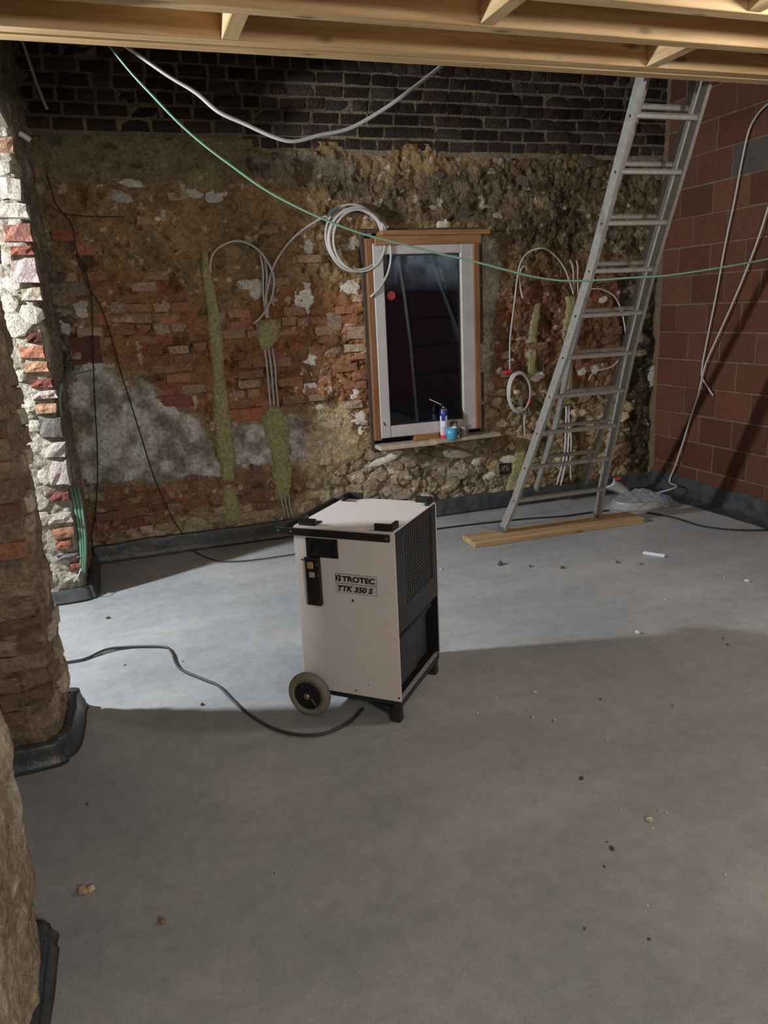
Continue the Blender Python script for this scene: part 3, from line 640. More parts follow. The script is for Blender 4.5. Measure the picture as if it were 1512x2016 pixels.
# the room next door and the rest of this one, so that light bounces as it would
m_next = mat('old_render', rgb(150, 136, 112), rough=.95, noise=.2, nscale=3, bump=.4, bscale=20)
mb = MB(); mb.box((-4.2, -3, 0), (-4.05, 6.2, 4.5)); mb.obj('wall_far_left', m_next, kind='structure')
mb = MB(); mb.box((-4.2, 5.98, 0), (-.52, 6.15, 4.5)); mb.obj('wall_next_room', m_next, kind='structure')
mb = MB(); mb.box((-4.2, -3.1, 0), (4.95, -2.95, 4.5)); mb.obj('wall_front', m_next, kind='structure')
mb = MB(); mb.box((-4.2, -3.1, 4.5), (4.95, 6.2, 4.6)); mb.obj('ceiling', mat('roof_boards', rgb(96, 78, 58), rough=.9, noise=.2, nscale=4), kind='structure')
mb = MB(); mb.box((-4.2, -3.0, 3.09), (-1.0, 6.1, 3.2)); mb.obj('ceiling', m_next, kind='structure')

# ------------------------------------------------------------------ ceiling joists, noggins, boards
ceil = empty('joist_floor', (2.2, 0, 2.88), kind='structure')
ceil.name = 'ceiling'
def cbox(name, a, b_, m, ch=.003, **k):
    mb = MB(); o_ = np.array((2.2, 0, 2.88)); mb.box(tuple(np.array(a)-o_), tuple(np.array(b_)-o_), ch); return mb.obj(name, m, ceil, **k)
JY = [(3.585, 3.655), (3.66, 3.735)]+[(3.212-.355*i, 3.285-.355*i) for i in range(16)]
for i, (a, b_) in enumerate(JY): cbox('joist', (-.40, a, 2.88+(.004 if i == 0 else 0)), (4.70, b_, 3.022), M_pineX)
for i in range(1, 17):
    y0_, y1_ = JY[i+1][1], (JY[i][0] if i > 1 else JY[0][0])
    xsn = [(.585, .655), (2.72, 2.79)] if i == 1 else ([(1.60, 1.67), (3.5, 3.57)] if i == 2 else ([(.6, .67), (2.66, 2.73)] if i % 2 else [(1.6, 1.67), (3.5, 3.57)]))
    for (a, b_) in xsn: cbox('noggin', (a, y0_, 2.885), (b_, y1_, 3.018), M_pineY)
for i in range(45):
    y1_ = 3.70-i*.15
    if y1_ < -2.9: break
    cbox('floorboard', (-.40, y1_-.147, 3.024), (4.70, y1_, 3.045), M_pineX, 0)

# ------------------------------------------------------------------ damp-proof membrane round the foot of the walls
def membrane(name, pts, nrm, h, out, seed, label=None):
    """pts: plan points of the wall foot; sheet lies on the floor, turns up and laps the wall"""
    P = np.array(smooth_path([(p[0], p[1], 0) for p in pts], 7))[:, :2]; Q_ = []
    s = 0; L_ = [P[0]]
    for i in range(len(P)-1):
        n = max(1, int(np.linalg.norm(P[i+1]-P[i])/.02))
        for k in range(1, n+1): L_.append(P[i]+(P[i+1]-P[i])*k/n)
    P = np.array(L_); T = np.gradient(P, axis=0); T /= np.linalg.norm(T, axis=1)[:, None]
    for _ in range(4): T[1:-1] = (T[:-2]+T[1:-1]*1+T[2:])/3
    T /= np.linalg.norm(T, axis=1)[:, None]; Nn = np.stack([T[:, 1], -T[:, 0]], -1)
    S_ = np.concatenate([[0], np.cumsum(np.linalg.norm(np.diff(P, axis=0), axis=1))])
    prof = [(out, .002), (out*.8, .003), (out*.6, .005), (max(.032, out*.35), .009), (.026, .018), (.020, .034), (.015, .055), (.011, h*.7), (.008, h*.88), (.004, h), (-.03, h-.003)]
    V = []; K = len(prof)
    for i, p in enumerate(P):
        hv = 1+.12*float(fbm(np.array(S_[i]*2.5), np.array(seed*1.), 3, 3)); ov = 1+.22*float(fbm(np.array(S_[i]*2.), np.array(seed*2.), 5, 3))
        for k, (o_, z_) in enumerate(prof):
            w = .005*float(fbm(np.array(S_[i]*11), np.array(k*.9), seed, 4)) if 0 < k < K-1 else 0
            q = p+Nn[i]*(o_*ov+w); V.append((q[0], q[1], z_*(hv if z_ > .02 else 1)+abs(w)*.5))
    F = []
    for i in range(len(P)-1):
        for k in range(K-1): a = i*K+k; F.append((a, a+K, a+K+1, a+1))
    return link(name, npmesh(name, V, F), M_membrane, kind='structure', label=label)
membrane('baseboard_back', [(-.36, 5.90), (1.0, 5.90), (2.6, 5.89), (4.7, 5.88)], 0, .14, .04, 2)
membrane('baseboard_right', [(4.71, 5.9), (4.705, 5.0), (4.70, 4.0), (4.70, 1.0), (4.70, -2.9)], 0, .165, .17, 4)
membrane('baseboard_left', [(-1.6, 3.09), (-.55, 3.08), (-.44, 3.12), (-.39, 3.2), (-.38, 3.48), (-.42, 3.57), (-.9, 3.6)], 0, .10, .035, 6)
membrane('baseboard_left', [(-1.0, 5.09), (-.46, 5.09), (-.37, 5.12), (-.345, 5.2), (-.34, 5.88)], 0, .09, .03, 8)
membrane('baseboard_left', [(-.425, -2.9), (-.425, 1.0), (-.41, 1.9), (-.415, 2.04), (-.46, 2.10), (-.9, 2.12)], 0, .07, .012, 10)

# ------------------------------------------------------------------ dehumidifier on wheels
DM = empty('dehumidifier', (0, 0, 0), 0, label='white and black portable dehumidifier on two grey wheels in the middle of the floor', cat='dehumidifier')
# local frame: x along the lettered front, y into its depth, z up; origin under the body's centre
YM = .73657; AX = np.array([math.cos(YM), -math.sin(YM)]); AY = np.array([math.sin(YM), math.cos(YM)])
cen = np.array([.977, 2.793])-.2375*AX+.26*AY
DM.location = (float(cen[0]), float(cen[1]), 0); DM.rotation_euler = (0, 0, -YM)
XL, XR_, YF, YK = -.2375, .2375, -.26, .26; ZB, ZT = .105, .872
def dm(name, m, fn, parent=DM, smooth=False, **k):
    mb = MB(); fn(mb); return mb.obj(name, m, parent, smooth, **k)
FP = dm('front_panel', M_white, lambda b: b.box((XL, YF, ZB), (XR_, YF+.006, ZT-.004), .0015))
dm('rear_panel', M_white, lambda b: b.box((XL, YK-.006, ZB), (XR_, YK, ZT-.004), .0015))
dm('side_panel', M_blackmetal, lambda b: b.box((XL+.004, YF+.006, ZB), (XL+.012, YK-.006, ZT-.004), .001), label='black side panel away from the camera')
dm('top_panel', M_white, lambda b: b.box((XL+.004, YF+.001, ZT-.004), (XR_-.004, YK-.001, ZT+.002), .001))
def side(b):   # black perforated upper side: frame round the grille opening
    x0, x1 = XR_-.010, XR_-.003; ya, yb, za, zb = YF+.105, YF+.455, .525, .832
    b.box((x0, YF+.006, .415), (x1, ya, ZT-.006)); b.box((x0, yb, .415), (x1, YK-.006, ZT-.006)); b.box((x0, ya, .415), (x1, yb, za)); b.box((x0, ya, zb), (x1, yb, ZT-.006))
dm('grille_panel', M_blackmetal, side)
M_fin = mat('condenser_fins', rgb(215, 212, 205), rough=.5)
dm('condenser', M_fin, lambda b: b.box((XR_-.018, YF+.10, .52), (XR_-.013, YF+.46, .84)))
def grille(b):
    ya, yb, za, zb = YF+.105, YF+.455, .525, .832; n = 15; r = 19
    for i in range(1, n): y = ya+(yb-ya)*i/n; b.box((XR_-.009, y-.0030, za), (XR_-.004, y+.0030, zb))
    for j in range(1, r): z = za+(zb-za)*j/r; b.box((XR_-.009, ya, z-.0016), (XR_-.004, yb, z+.0016))
dm('grille_mesh', M_blackmetal, grille, kind='stuff')
dm('inner_bay', M_black, lambda b: (b.box((XR_-.20, YF+.012, ZB+.01), (XR_-.19, YK-.012, .41)), b.box((XR_-.2, YF+.012, ZB+.005), (XR_-.02, YK-.012, ZB+.012)), b.box((XR_-.2, YF+.012, .405), (XR_-.012, YK-.012, .413)), b.box((XR_-.2, YK-.014, ZB+.01), (XR_-.004, YK-.0065, .41)), b.box((XR_-.2, YF+.0065, ZB+.01), (XR_-.004, YF+.014, .41))), label='dark recess that holds the water tank')
tk = dm('water_tank', mat('tank_plastic', rgb(44, 48, 54), rough=.35), lambda b: (b.box((XR_-.18, YF+.05, ZB+.02), (XR_-.035, YF+.30, .36), .012), b.box((XR_-.18, YF+.31, ZB+.02), (XR_-.045, YK-.06, .355), .012)))
dm('tank_lip', mat('tank_lip', rgb(52, 56, 62), rough=.4), lambda b: b.tube([(XR_-.028, YF+.04, .365), (XR_-.026, YF+.22, .372), (XR_-.028, YK-.06, .382)], .011, 8), tk)
def frame(b):
    b.box((XR_-.045, YF+.0, ZB-.036), (XR_-.006, YK, ZB+.003), .004); b.box((XL+.10, YF+.012, ZB-.03), (XR_-.02, YF+.05, ZB), .003); b.box((XL+.10, YK-.05, ZB-.03), (XR_-.02, YK-.012, ZB), .003)
dm('base_frame', M_blackmetal, frame)
dm('frame_rail', mat('worn_rail', rgb(176, 178, 182), rough=.35, metal=.4), lambda b: b.box((XR_-.020, YF+.012, ZB+.003), (XR_-.004, YK-.03, ZB+.010)), label='silver worn top edge of the base frame')
for yy in (YF+.004, YK-.044):
    def leg(b, yy=yy):
        b.box((XR_-.055, yy, 0.006), (XR_-.012, yy+.04, ZB-.03), .005); b.box((XR_-.060, yy-.002, 0), (XR_-.010, yy+.042, .022), .005)
        n = len(b.v); v = [(XR_-.055, yy, ZB-.03), (XR_-.055, yy, ZB-.062), (XR_-.12, yy, ZB-.03), (XR_-.055, yy+.04, ZB-.03), (XR_-.055, yy+.04, ZB-.062), (XR_-.12, yy+.04, ZB-.03)]
        b.add(v, [(0, 2, 1), (3, 4, 5), (0, 3, 5, 2), (2, 5, 4, 1), (1, 4, 3, 0)])
    dm('leg', M_blackmetal, leg)
def wheel(yc, sgn):
    e = bpy.data.objects.new('wheel', None)
    RX = Matrix.Translation(Vector((XL+.05, yc, .104))) @ Matrix.Rotation(PI/2*sgn, 4, 'X')
    R = .104; w = .024
    mb = MB(); mb.lathe([(R*.64, -w), (R*.72, -w*1.05), (R*.90, -w*.9), (R*.98, -w*.45), (R, 0), (R*.98, w*.45), (R*.90, w*.9), (R*.74, w*1.02), (R*.72, w*.9), (R*.64, w*.9), (R*.64, -w)], 48, M=RX)
    ty = mb.obj('wheel', M_grey_rubber, DM, True, label='grey rubber wheel with a black spoked rim')
    mb = MB(); mb.lathe([(R*.645, -w*.9), (R*.645, w*.82), (R*.58, w*.82), (R*.56, w*.25), (.022, w*.35), (.022, w*.9), (.0, w*.9)], 36, M=RX)
    for k in range(5):
        t = 2*PI*k/5+.3; Mk = RX @ Matrix.Rotation(t, 4, 'Z'); mb.box((.018, -.007, w*.1), (R*.60, .007, w*.72), .002, M=Mk)
    mb.obj('rim', M_blackmetal, ty, label='black spoked rim')
    mb = MB(); mb.lathe([(0, w*.9), (.013, w*.9), (.015, w*1.0), (.015, w*1.2), (.012, w*1.38), (0, w*1.42)], 18, M=RX); mb.obj('hub_cap', mat('brass_cap', rgb(188, 176, 150), rough=.3, metal=.9) if sgn > 0 else M_steel, ty, True, label='dull brass hub cap')
wheel(YF-.055, 1); wheel(YK+.055, -1)
dm('axle', M_steel, lambda b: b.tube([(XL+.05, YF-.03, .104), (XL+.05, YK+.03, .104)], .008, 10))
# push handle: flat side bars and a cross tube at the wheel end
def handle(b):
    b.box((-.3150, YF-.013, ZT-.038), (XR_-.018, YF-.001, ZT-.006), .002); b.box((-.3150, YK+.001, ZT-.038), (XR_-.018, YK+.013, ZT-.006), .002)
    b.box((-.3130, YF-.005, ZT-.034), (-.288, YK+.005, ZT-.008), .004)
hd = dm('handle', M_black, handle)
for xx in (-.303, -.242, XR_-.03): dm('screw', M_steel, lambda b, xx=xx: b.lathe([(0, .003), (.004, .003), (.0055, .001), (.0055, 0)], 12, M=Matrix.Translation(Vector((xx, YF-.013, ZT-.022))) @ Matrix.Rotation(PI/2, 4, 'X')), hd)
# four stacking corners on top: L-shaped lips on a foot
def bracket(cx, cy_, sx, sy2):
    def f(b):
        L2 = [(0, 0), (.082, 0), (.082, .014), (.014, .014), (.014, .07), (0, .07)]; v = [(cx+sx*p[0], cy_+sy2*p[1], ZT+.002+h_) for h_ in (0, .029) for p in L2]
        f_ = [tuple(range(6))[::-1], (6, 7, 8, 9), (6, 9, 10, 11)]+[(k, (k+1) % 6, (k+1) % 6+6, k+6) for k in range(6)]
        b.add(v, f_ if sx*sy2 > 0 else [q[::-1] for q in f_])
    o = dm('corner_bracket', M_black, f)
    dm('foot_plate', M_black, lambda b: b.box((cx+sx*.014, cy_+sy2*.014, ZT+.001), (cx+sx*.08, cy_+sy2*.068, ZT+.006), .001), o)
bracket(XL+.022, YF+.012, 1, 1); bracket(XR_-.012, YF+.012, -1, 1); bracket(XL+.022, YK-.012, 1, -1); bracket(XR_-.012, YK-.012, -1, -1)
# recessed grip and control strip
SX = XR_  # s = x - XR_
def grip(b):
    x0, x1, z0, z1 = SX-.412, SX-.262, .742, .826; y0, y1 = YF-.010, YF+.001; t = .017
    b.box((x0, y0, z0), (x0+t, y1, z1), .002); b.box((x1-t, y0, z0), (x1, y1, z1), .002); b.box((x0, y0, z1-t), (x1, y1, z1), .002); b.box((x0, y0, z0), (x1, y1, z0+t*.7), .002)
gp = dm('hose_socket', M_black, grip, label='black rectangular recess under the handle')
dm('recess_back', mat('recess_dark', rgb(14, 14, 16), rough=.5), lambda b: (b.box((SX-.40, YF-.0015, .75), (SX-.272, YF-.0005, .815)), b.add([(SX-.397, YF-.008, .752), (SX-.277, YF-.008, .752), (SX-.300, YF-.001, .778), (SX-.37, YF-.001, .778)], [(0, 1, 2, 3)])), gp)
def ctl(b): b.box((SX-.422, YF-.022, .520), (SX-.349, YF+.0, .740), .004)
cpn = dm('control_panel', M_black, ctl)
dm('cover_strip', mat('chrome_strip', rgb(200, 200, 200), rough=.25, metal=.8), lambda b: b.box((SX-.418, YF-.0245, .532), (SX-.4135, YF-.0225, .726)), cpn, label='thin chrome edge strip')
dm('rocker_switch', mat('amber_switch', rgb(176, 140, 84), rough=.4), lambda b: b.box((SX-.404, YF-.028, .692), (SX-.376, YF-.021, .722), .002), cpn, label='amber square rocker switch')
dm('counter', mat('counter_window', rgb(168, 166, 156), rough=.35), lambda b: b.box((SX-.398, YF-.025, .652), (SX-.372, YF-.021, .676), .001), cpn, label='pale counter window')
for (xx, zz_) in ((-.358, .712), (-.357, .662), (-.358, .54)): dm('screw', M_steel, lambda b, xx=xx, zz_=zz_: b.lathe([(0, .002), (.004, .002), (.004, 0)], 10, M=Matrix.Translation(Vector((SX+xx, YF-.022, zz_))) @ Matrix.Rotation(PI/2, 4, 'X')), cpn)
dm('rotary_knob', M_blackmetal, lambda b: b.lathe([(0, .010), (.011, .010), (.013, 0)], 16, M=Matrix.Translation(Vector((SX-.390, YF-.021, .566))) @ Matrix.Rotation(PI/2, 4, 'X')), cpn)
for (xx, zz_, r_) in ((-.207, .556, .006), (-.442, .722, .004), (-.218, .127, .004), (-.012, .124, .0045), (-.155, .165, .003)): dm('screw', mat('dark_screw', rgb(80, 60, 56), rough=.4, metal=.4) if r_ > .005 else M_black, lambda b, xx=xx, zz_=zz_, r_=r_: b.lathe([(0, .003), (r_*.7, .003), (r_, .0005), (r_, 0)], 14, M=Matrix.Translation(Vector((SX+xx, YF, zz_))) @ Matrix.Rotation(PI/2, 4, 'X')))
# nameplate
M_ink = mat('ink', rgb(20, 20, 22), rough=.5)
NPm = mat('label_stock', rgb(196, 192, 184), rough=.35)
npb = dm('nameplate_border', M_ink, lambda b: (b.box((SX-.2853, YF-.0010, .6307), (SX-.0887, YF, .6743)), b.box((SX-.2833, YF-.0010, .5867), (SX-.0907, YF, .6300))))
npl = dm('nameplate', NPm, lambda b: (b.box((SX-.284, YF-.0018, .632), (SX-.090, YF, .673), .0004), b.box((SX-.282, YF-.0018, .588), (SX-.092, YF, .6295), .0004)), label='two-line printed nameplate')
def text(body, x, z, size, parent, y, width=None, shear=0, off=0, name='lettering', m=None):
    cu = bpy.data.curves.new(name, 'FONT'); cu.body = body; cu.size = size; cu.shear = shear; cu.offset = off; cu.extrude = .0003
    t_ = bpy.data.objects.new('tmp', cu); COL.objects.link(t_); dg = bpy.context.evaluated_depsgraph_get(); me = bpy.data.meshes.new_from_object(t_.evaluated_get(dg)); bpy.data.objects.remove(t_)
    v = np.zeros(len(me.vertices)*3, np.float32); me.vertices.foreach_get('co', v); v = v.reshape(-1, 3)
    sx_ = (width/(v[:, 0].max()-v[:, 0].min())) if width else 1; w = np.stack([(v[:, 0]-v[:, 0].min())*sx_+x, y-v[:, 2], v[:, 1]+z], -1)
    me.vertices.foreach_set('co', w.astype(np.float32).ravel()); me.update(); return link(name, me, m or M_ink, parent)
text('TROTEC', SX-.252, .6415, .033, npl, YF-.0020, .155, 0, .0016)
text('TTK 350 S', SX-.275, .5965, .034, npl, YF-.0020, .168, .28, .0016)
def logo(b):
    y = YF-.0024; x0, x1, z0, z1 = SX-.282, SX-.257, .640, .668; xm = x0+.010
    b.add([(x0, y, z0), (x0+.006, y, z0), (x0+.006, y, z1), (x0, y, z1)], [(0, 1, 2, 3)]); zm = (z0+z1)/2
    b.add([(xm-.002, y, z1), (x1, y, z1), (x1, y, z0), (xm-.002, y, z0), (x1-.006, y, zm), (xm+.002, y, z1-.003), (xm+.002, y, z0+.003)], [(0, 4, 1), (1, 4, 2), (2, 4, 3)])
    b.add([(x0+.006, y, zm+.008), (x0+.006, y, zm-.008), (x0+.014, y, zm)], [(0, 1, 2)])
dm('emblem', M_ink, logo, npl)

# ------------------------------------------------------------------ plank and ladder
pl_ = MB(); c4 = [floorpt[:2] for floorpt in (atz((935, 1080)), atz((1268, 1030)), atz((1240, 1009), .045), atz((905, 1052), .045))]
A_ = np.array(c4[0]); B_ = np.array(c4[1]); d_ = (B_-A_); Ln = np.linalg.norm(d_); d_ /= Ln; n_ = np.array([-d_[1], d_[0]]); ang = math.atan2(d_[1], d_[0])
PLW = .235
mb = MB(); mb.box((0, 0, 0), (Ln, PLW, .045), .004); plk = mb.obj('plank', M_plank, label='knotty pine plank lying flat under the ladder feet', cat='plank'); plk.location = (float(A_[0]), float(A_[1]), .0); plk.rotation_euler = (0, 0, ang)
sl = -.4298; ly0, lz0 = 5.03, .045; XC = 3.10
LD = empty('ladder', (XC, 5.03, .045), label='weathered aluminium double ladder leaning up to the joists', cat='ladder')
def lrel(p): return np.array(p, float)-np.array((XC, 5.03, .045))
def yl(z, off=0): return ly0+sl*(z-lz0)+off
LZ = [.05, .32, .85, 1.4, 1.93, 3.14]; LX = [2.665, 2.715, 2.775, 2.835, 2.870, 2.885]
rotm = math.atan(-sl)
sdir = np.array([0, sl, 1.]); sdir /= np.linalg.norm(sdir); sn = np.array([0, -sdir[2], sdir[1]])  # outward, towards the camera side
def stile(zl, xl, yf, w, dep, parent, dirn):
    """channel stile as a swept rectangle, dep across the ladder's thickness"""
    V = []; F = []
    for z, x in zip(zl, xl):
        c = np.array([x, yf(z), z]); dn = dirn
        for (a, b_) in ((-w/2, -dep/2), (w/2, -dep/2), (w/2, dep/2), (-w/2, dep/2)): V.append(lrel(c+np.array([a, 0, 0])+dn*b_))
    for i in range(len(zl)-1):
        for k in range(4): F.append((i*4+k, i*4+(k+1) % 4, (i+1)*4+(k+1) % 4, (i+1)*4+k))
    F.append((3, 2, 1, 0)); n = (len(zl)-1)*4; F.append((n, n+1, n+2, n+3))
    return link('stile', pydata('stile', V, F), M_alu, parent)
fs = []
for s in (-1, 1):
    xl = [XC+s*(XC-x) for x in LX]
    st = stile(LZ, xl, lambda z: yl(z, .035), .024, .075, LD, sn); fs.append(st)
    mb = MB(); c = lrel((xl[0], yl(.045)+.035, .047)); mb.box(tuple(c-np.array((.016, .045, 0))), tuple(c+np.array((.016, .045, .04))), .004); mb.obj('foot_cap', M_tapegrey, st)
    for k in range(11):
        z = .315+.269*k; x = np.interp(z, LZ, xl); q = lrel((x+s*.0125, yl(z)+.03, z)); mb = MB(); mb.lathe([(0, .004), (.006, .004), (.008, 0)], 10, M=Matrix.Translation(Vector(q)) @ Matrix.Rotation(s*PI/2, 4, 'Y')); mb.obj('rivet', M_blackmetal, st)
def rung(z, x0, x1, y, par=LD):
    mb = MB(); a = lrel((x0, y, z)); b_ = lrel((x1, y, z)); mb.box(tuple(a-np.array((0, .014, .014))), tuple(b_+np.array((0, .014, .012))), .004)
    mb.box(tuple(a-np.array((0, .018, -.011))), tuple(b_+np.array((0, .018, .016))), .002); return mb.obj('rung', M_alu, par)
for k in range(11):
    z = .315+.269*k; x = np.interp(z, LZ, LX)+.01; rung(z, x, 2*XC-x, yl(z)+.02)
# rear section, narrower, hooked on behind and opened a little at its foot
RY0, RY1 = 5.72, 4.03   # y at z=.16 and z=2.9
yr = lambda z: RY0+(RY1-RY0)*(z-.16)/(2.74)
RZ = [.17, .83, 1.40, 1.98, 3.1]
RX = []
for (pxl, pyl) in [(1055, 963), (1093, 838), (1122, 700), (1170, 520)]:
    d = ray((pxl, pyl)); k_ = (RY1-RY0)/2.74; t_ = (RY0+k_*(CAMH-.16))/(d[1]-k_*d[2]); RX.append((CO+t_*d)[0])
RXR = []
for (pxl, pyl) in [(1147, 959), (1189, 830), (1228, 690), (1268, 517)]:
    d = ray((pxl, pyl)); k_ = (RY1-RY0)/2.74; t_ = (RY0+k_*(CAMH-.16))/(d[1]-k_*d[2]); RXR.append((CO+t_*d)[0])
XCL = RX+[3.02]; XCR = RXR+[3.36]
rdir = np.array([0, (RY1-RY0)/2.74, 1.]); rdir /= np.linalg.norm(rdir); rn = np.array([0, -rdir[2], rdir[1]])
print('rear ladder x', XCL, XCR)
for xl in (XCL, XCR): stile(RZ, xl, yr, .020, .055, LD, rn)
def zrear(p): d = ray(p); k_ = (RY1-RY0)/2.74; t_ = (RY0+k_*(CAMH-.16))/(d[1]-k_*d[2]); return (CO+t_*d)[2]
for z in [zrear((1130, 893))]+[zrear(p) for p in [(1140, 834), (1160, 767), (1178, 690), (1200, 609), (1212, 519), (1250, 427), (1282, 324), (1316, 213)]]:
    rung(z, np.interp(z, RZ, XCL), np.interp(z, RZ, XCR), yr(z), LD)
for s in (-1, 1):   # hooks that hang the rear section on a low rung
    x = XC+s*.17; z = .585; mb = MB(); q = lrel((x, yl(z)+.02, z)); mb.box(tuple(q+np.array((-.008, -.025, -.01))), tuple(q+np.array((.008, -.018, .05))), .002); mb.box(tuple(q+np.array((-.008, -.025, .012))), tuple(q+np.array((.008, .05, .018))), .002); mb.box(tuple(q+np.array((-.008, .04, -.03))), tuple(q+np.array((.008, .05, .02))), .002); mb.obj('hook', M_steel, LD)

# ------------------------------------------------------------------ cables and conduit
def onwall(p, off=.035): q = aty(p, 5.88); return np.array([q[0], surf(q[0], q[2])-off, q[2]])
def cable(name, pts, r, m, label, cat='cable', group=None, k=6, n=8, par=None):
    mb = MB(); mb.tube(smooth_path(pts, k), r, n); return mb.obj(name, m, par, True, label=label, cat=cat, group=group)
# hanging over the room
cable('hanging_conduit', [(-.1, 3.76, 2.97)]+[aty(p, 4.5) for p in [(200, 60), (255, 96), (330, 148), (385, 182), (430, 220), (480, 243), (540, 270), (580, 278), (630, 266), (690, 252), (760, 212), (820, 168), (870, 128), (900, 95)]]+[(2.1, 3.76, 2.97)], .0105, M_cond, 'thick pale grey conduit sagging from the joists in front of the dark bricks', 'conduit')
yy = lambda t: 4.30-.35*t
gp_ = [(195, 65), (215, 90), (260, 145), (300, 188), (350, 240), (400, 284), (450, 322), (520, 372), (590, 410), (660, 441), (720, 462), (790, 480), (860, 498), (930, 514), (990, 530), (1050, 545), (1110, 553), (1170, 552), (1240, 547), (1310, 543), (1400, 530), (1470, 518), (1530, 506), (1620, 486)]
cable('hanging_green_cable', [aty(p, 4.05 if p[0] > 1000 else 4.05+(1000-p[0])*.0004) for p in gp_], .0062, M_green, 'long pale green cable strung across the room in front of the ladder', 'cable')
cable('corner_conduit', [aty(p, 5.80) for p in [(36, 70), (45, 85), (60, 130), (72, 165), (84, 195), (93, 215)]], .011, M_cond, 'short grey conduit hanging in the dark upper left corner', 'conduit')
cable('conduit_stub', [(np.array(aty(p, 5.2))) for p in [(38, 262), (48, 268), (60, 276)]], .016, M_cond, 'grey conduit stub poking out above the left pier', 'conduit')
# left group: arch and bundle
cable('arched_cable', [onwall(p, o_) for p, o_ in [((416, 540), .01), ((416, 510), .05), ((430, 488), .07), ((465, 475), .08), ((500, 488), .08), ((525, 515), .08), ((538, 550), .08), ((533, 590), .08), ((515, 620), .08), ((497, 638), .08)]], .0080, M_condd, 'grey cable arching out of the left mortar chase, end hanging free')
for (a, lb) in [([(512, 498), (518, 530), (519, 570), (521, 600), (524, 626)], 'leftmost of three short upright cables entering the round mortar patch'), ([(521, 505), (526, 540), (525, 580), (527, 605), (527, 626)], 'middle of three short upright cables entering the round mortar patch')]: cable('upright_cable', [onwall(p, .04) for p in a], .0085, M_condd, lb, group='upright cables above the round mortar patch')
for i in range(3): cable('buried_cable', [onwall((p[0]+i*8-8, p[1]), .045 if 0 < j < 3 else .0) for j, p in enumerate([(530, 685), (533, 720), (538, 765), (543, 805)])], .0078, M_condd, ['leftmost', 'middle', 'rightmost'][i]+' of three parallel cables between the round patch and the mortar chase below it', group='cables between the mortar patches')
for i in range(3): cable('cable_end', [onwall((p[0]+i*7, p[1]), .02) for p in [(553+i*2, 975), (558, 995), (564, 1022)]], .0055, M_condd, ['left', 'middle', 'right'][i]+' of three cable ends showing low on the wall behind the dehumidifier', group='cable ends behind the dehumidifier')
# big coil with its feed from the round patch
cq = onwall((700, 468), .05); pts = [onwall(p, .05) for p in [(527, 626), (524, 590), (530, 555), (541, 520), (565, 482), (600, 450), (640, 426)]]
Rc = .235
for i in range(4*20+9):
    t = -2.55+2*PI*i/20; turn = i/20; r_ = Rc*(1-.05*turn*.5)+.008*math.sin(t*1.3+turn*2)
    pts.append(np.array([cq[0]-.02+r_*math.cos(-t)*1.0+.01*turn, cq[1]-.012*turn*.8, cq[2]+.005+r_*math.sin(-t)*1.04-.008*turn]))
pts += [onwall(p, .09) for p in [(748, 440), (762, 470), (767, 505), (760, 540), (743, 568), (727, 585)]]
mb = MB(); mb.tube(smooth_path(pts, 3), .0092, 8); co_ = mb.obj('cable_coil', M_condd, None, True, label='big coil of light grey cable hung beside the window head', cat='cable coil')
q = onwall((655, 418), .075); mb = MB(); mb.tube([q+np.array((-.03, 0, -.02)), q+np.array((.03, 0, .025))], .020, 10); mb.obj('tape_wrap', M_tapegrey, co_, label='grey tape round the coil')
# right of the window
cable('looped_cable', [onwall(p, .05) for p in [(1130, 580), (1124, 555), (1112, 525), (1090, 500), (1065, 489), (1042, 497), (1026, 518), (1018, 550), (1010, 610), (1006, 670), (1004, 730)]], .0072, M_condd, 'grey cable looping up right of the window and down to the small coil')
cable('hooked_cable_end', [onwall(p, .05) for p in [(1040, 532), (1034, 524), (1026, 530), (1023, 550), (1025, 572), (1028, 588)]], .0065, M_condd, 'short hooked cable end beside the looped cable')
cq = onwall((1021, 772), .05); pts = []
for i in range(3*20+6):
    t = 2*PI*i/20+1.9; r_ = 1-.05*(i/20)
    pts.append(np.array([cq[0]+.128*r_*math.cos(t)+.012*math.sin(i*.31), cq[1]-.006*i/20, cq[2]+.185*r_*math.sin(t)]))
pts += [onwall(p, .05) for p in [(1036, 806), (1034, 830), (1033, 862)]]
mb = MB(); mb.tube(smooth_path(pts, 3), .0070, 8); co2 = mb.obj('cable_coil', M_condd, None, True, label='small oval coil of grey cable tied with red tape right of the window', cat='cable coil')
for p in [(1000, 733), (1043, 794)]:
    q = onwall(p, .055); mb = MB(); mb.tube([q+np.array((-.028, 0, .0)), q+np.array((.028, 0, .006))], .018, 10); mb.obj('tape_wrap', M_red, co2, label='red tape')
for i, lb in enumerate(['left', 'right']): cable('chase_cable', [onwall((p[0]+i*9, p[1]), .04) for p in [(1126+i*3, 512), (1132, 525), (1132, 550), (1131, 580)]], .0065, M_condd, lb+' of two upright cables behind the ladder above the right mortar chase', group='cables behind the ladder')
cable('arched_cable', [onwall(p, .06) for p in [(1160, 570), (1180, 569), (1205, 582), (1222, 608), (1230, 640), (1234, 665)]], .0070, M_condd, 'grey cable arching behind the ladder at mid height')
cable('curled_cable_end', [onwall(p, .06) for p in [(1222, 705), (1205, 722), (1180, 730), (1166, 738), (1160, 748)]], .0065, M_condd, 'curled grey cable end behind the ladder')
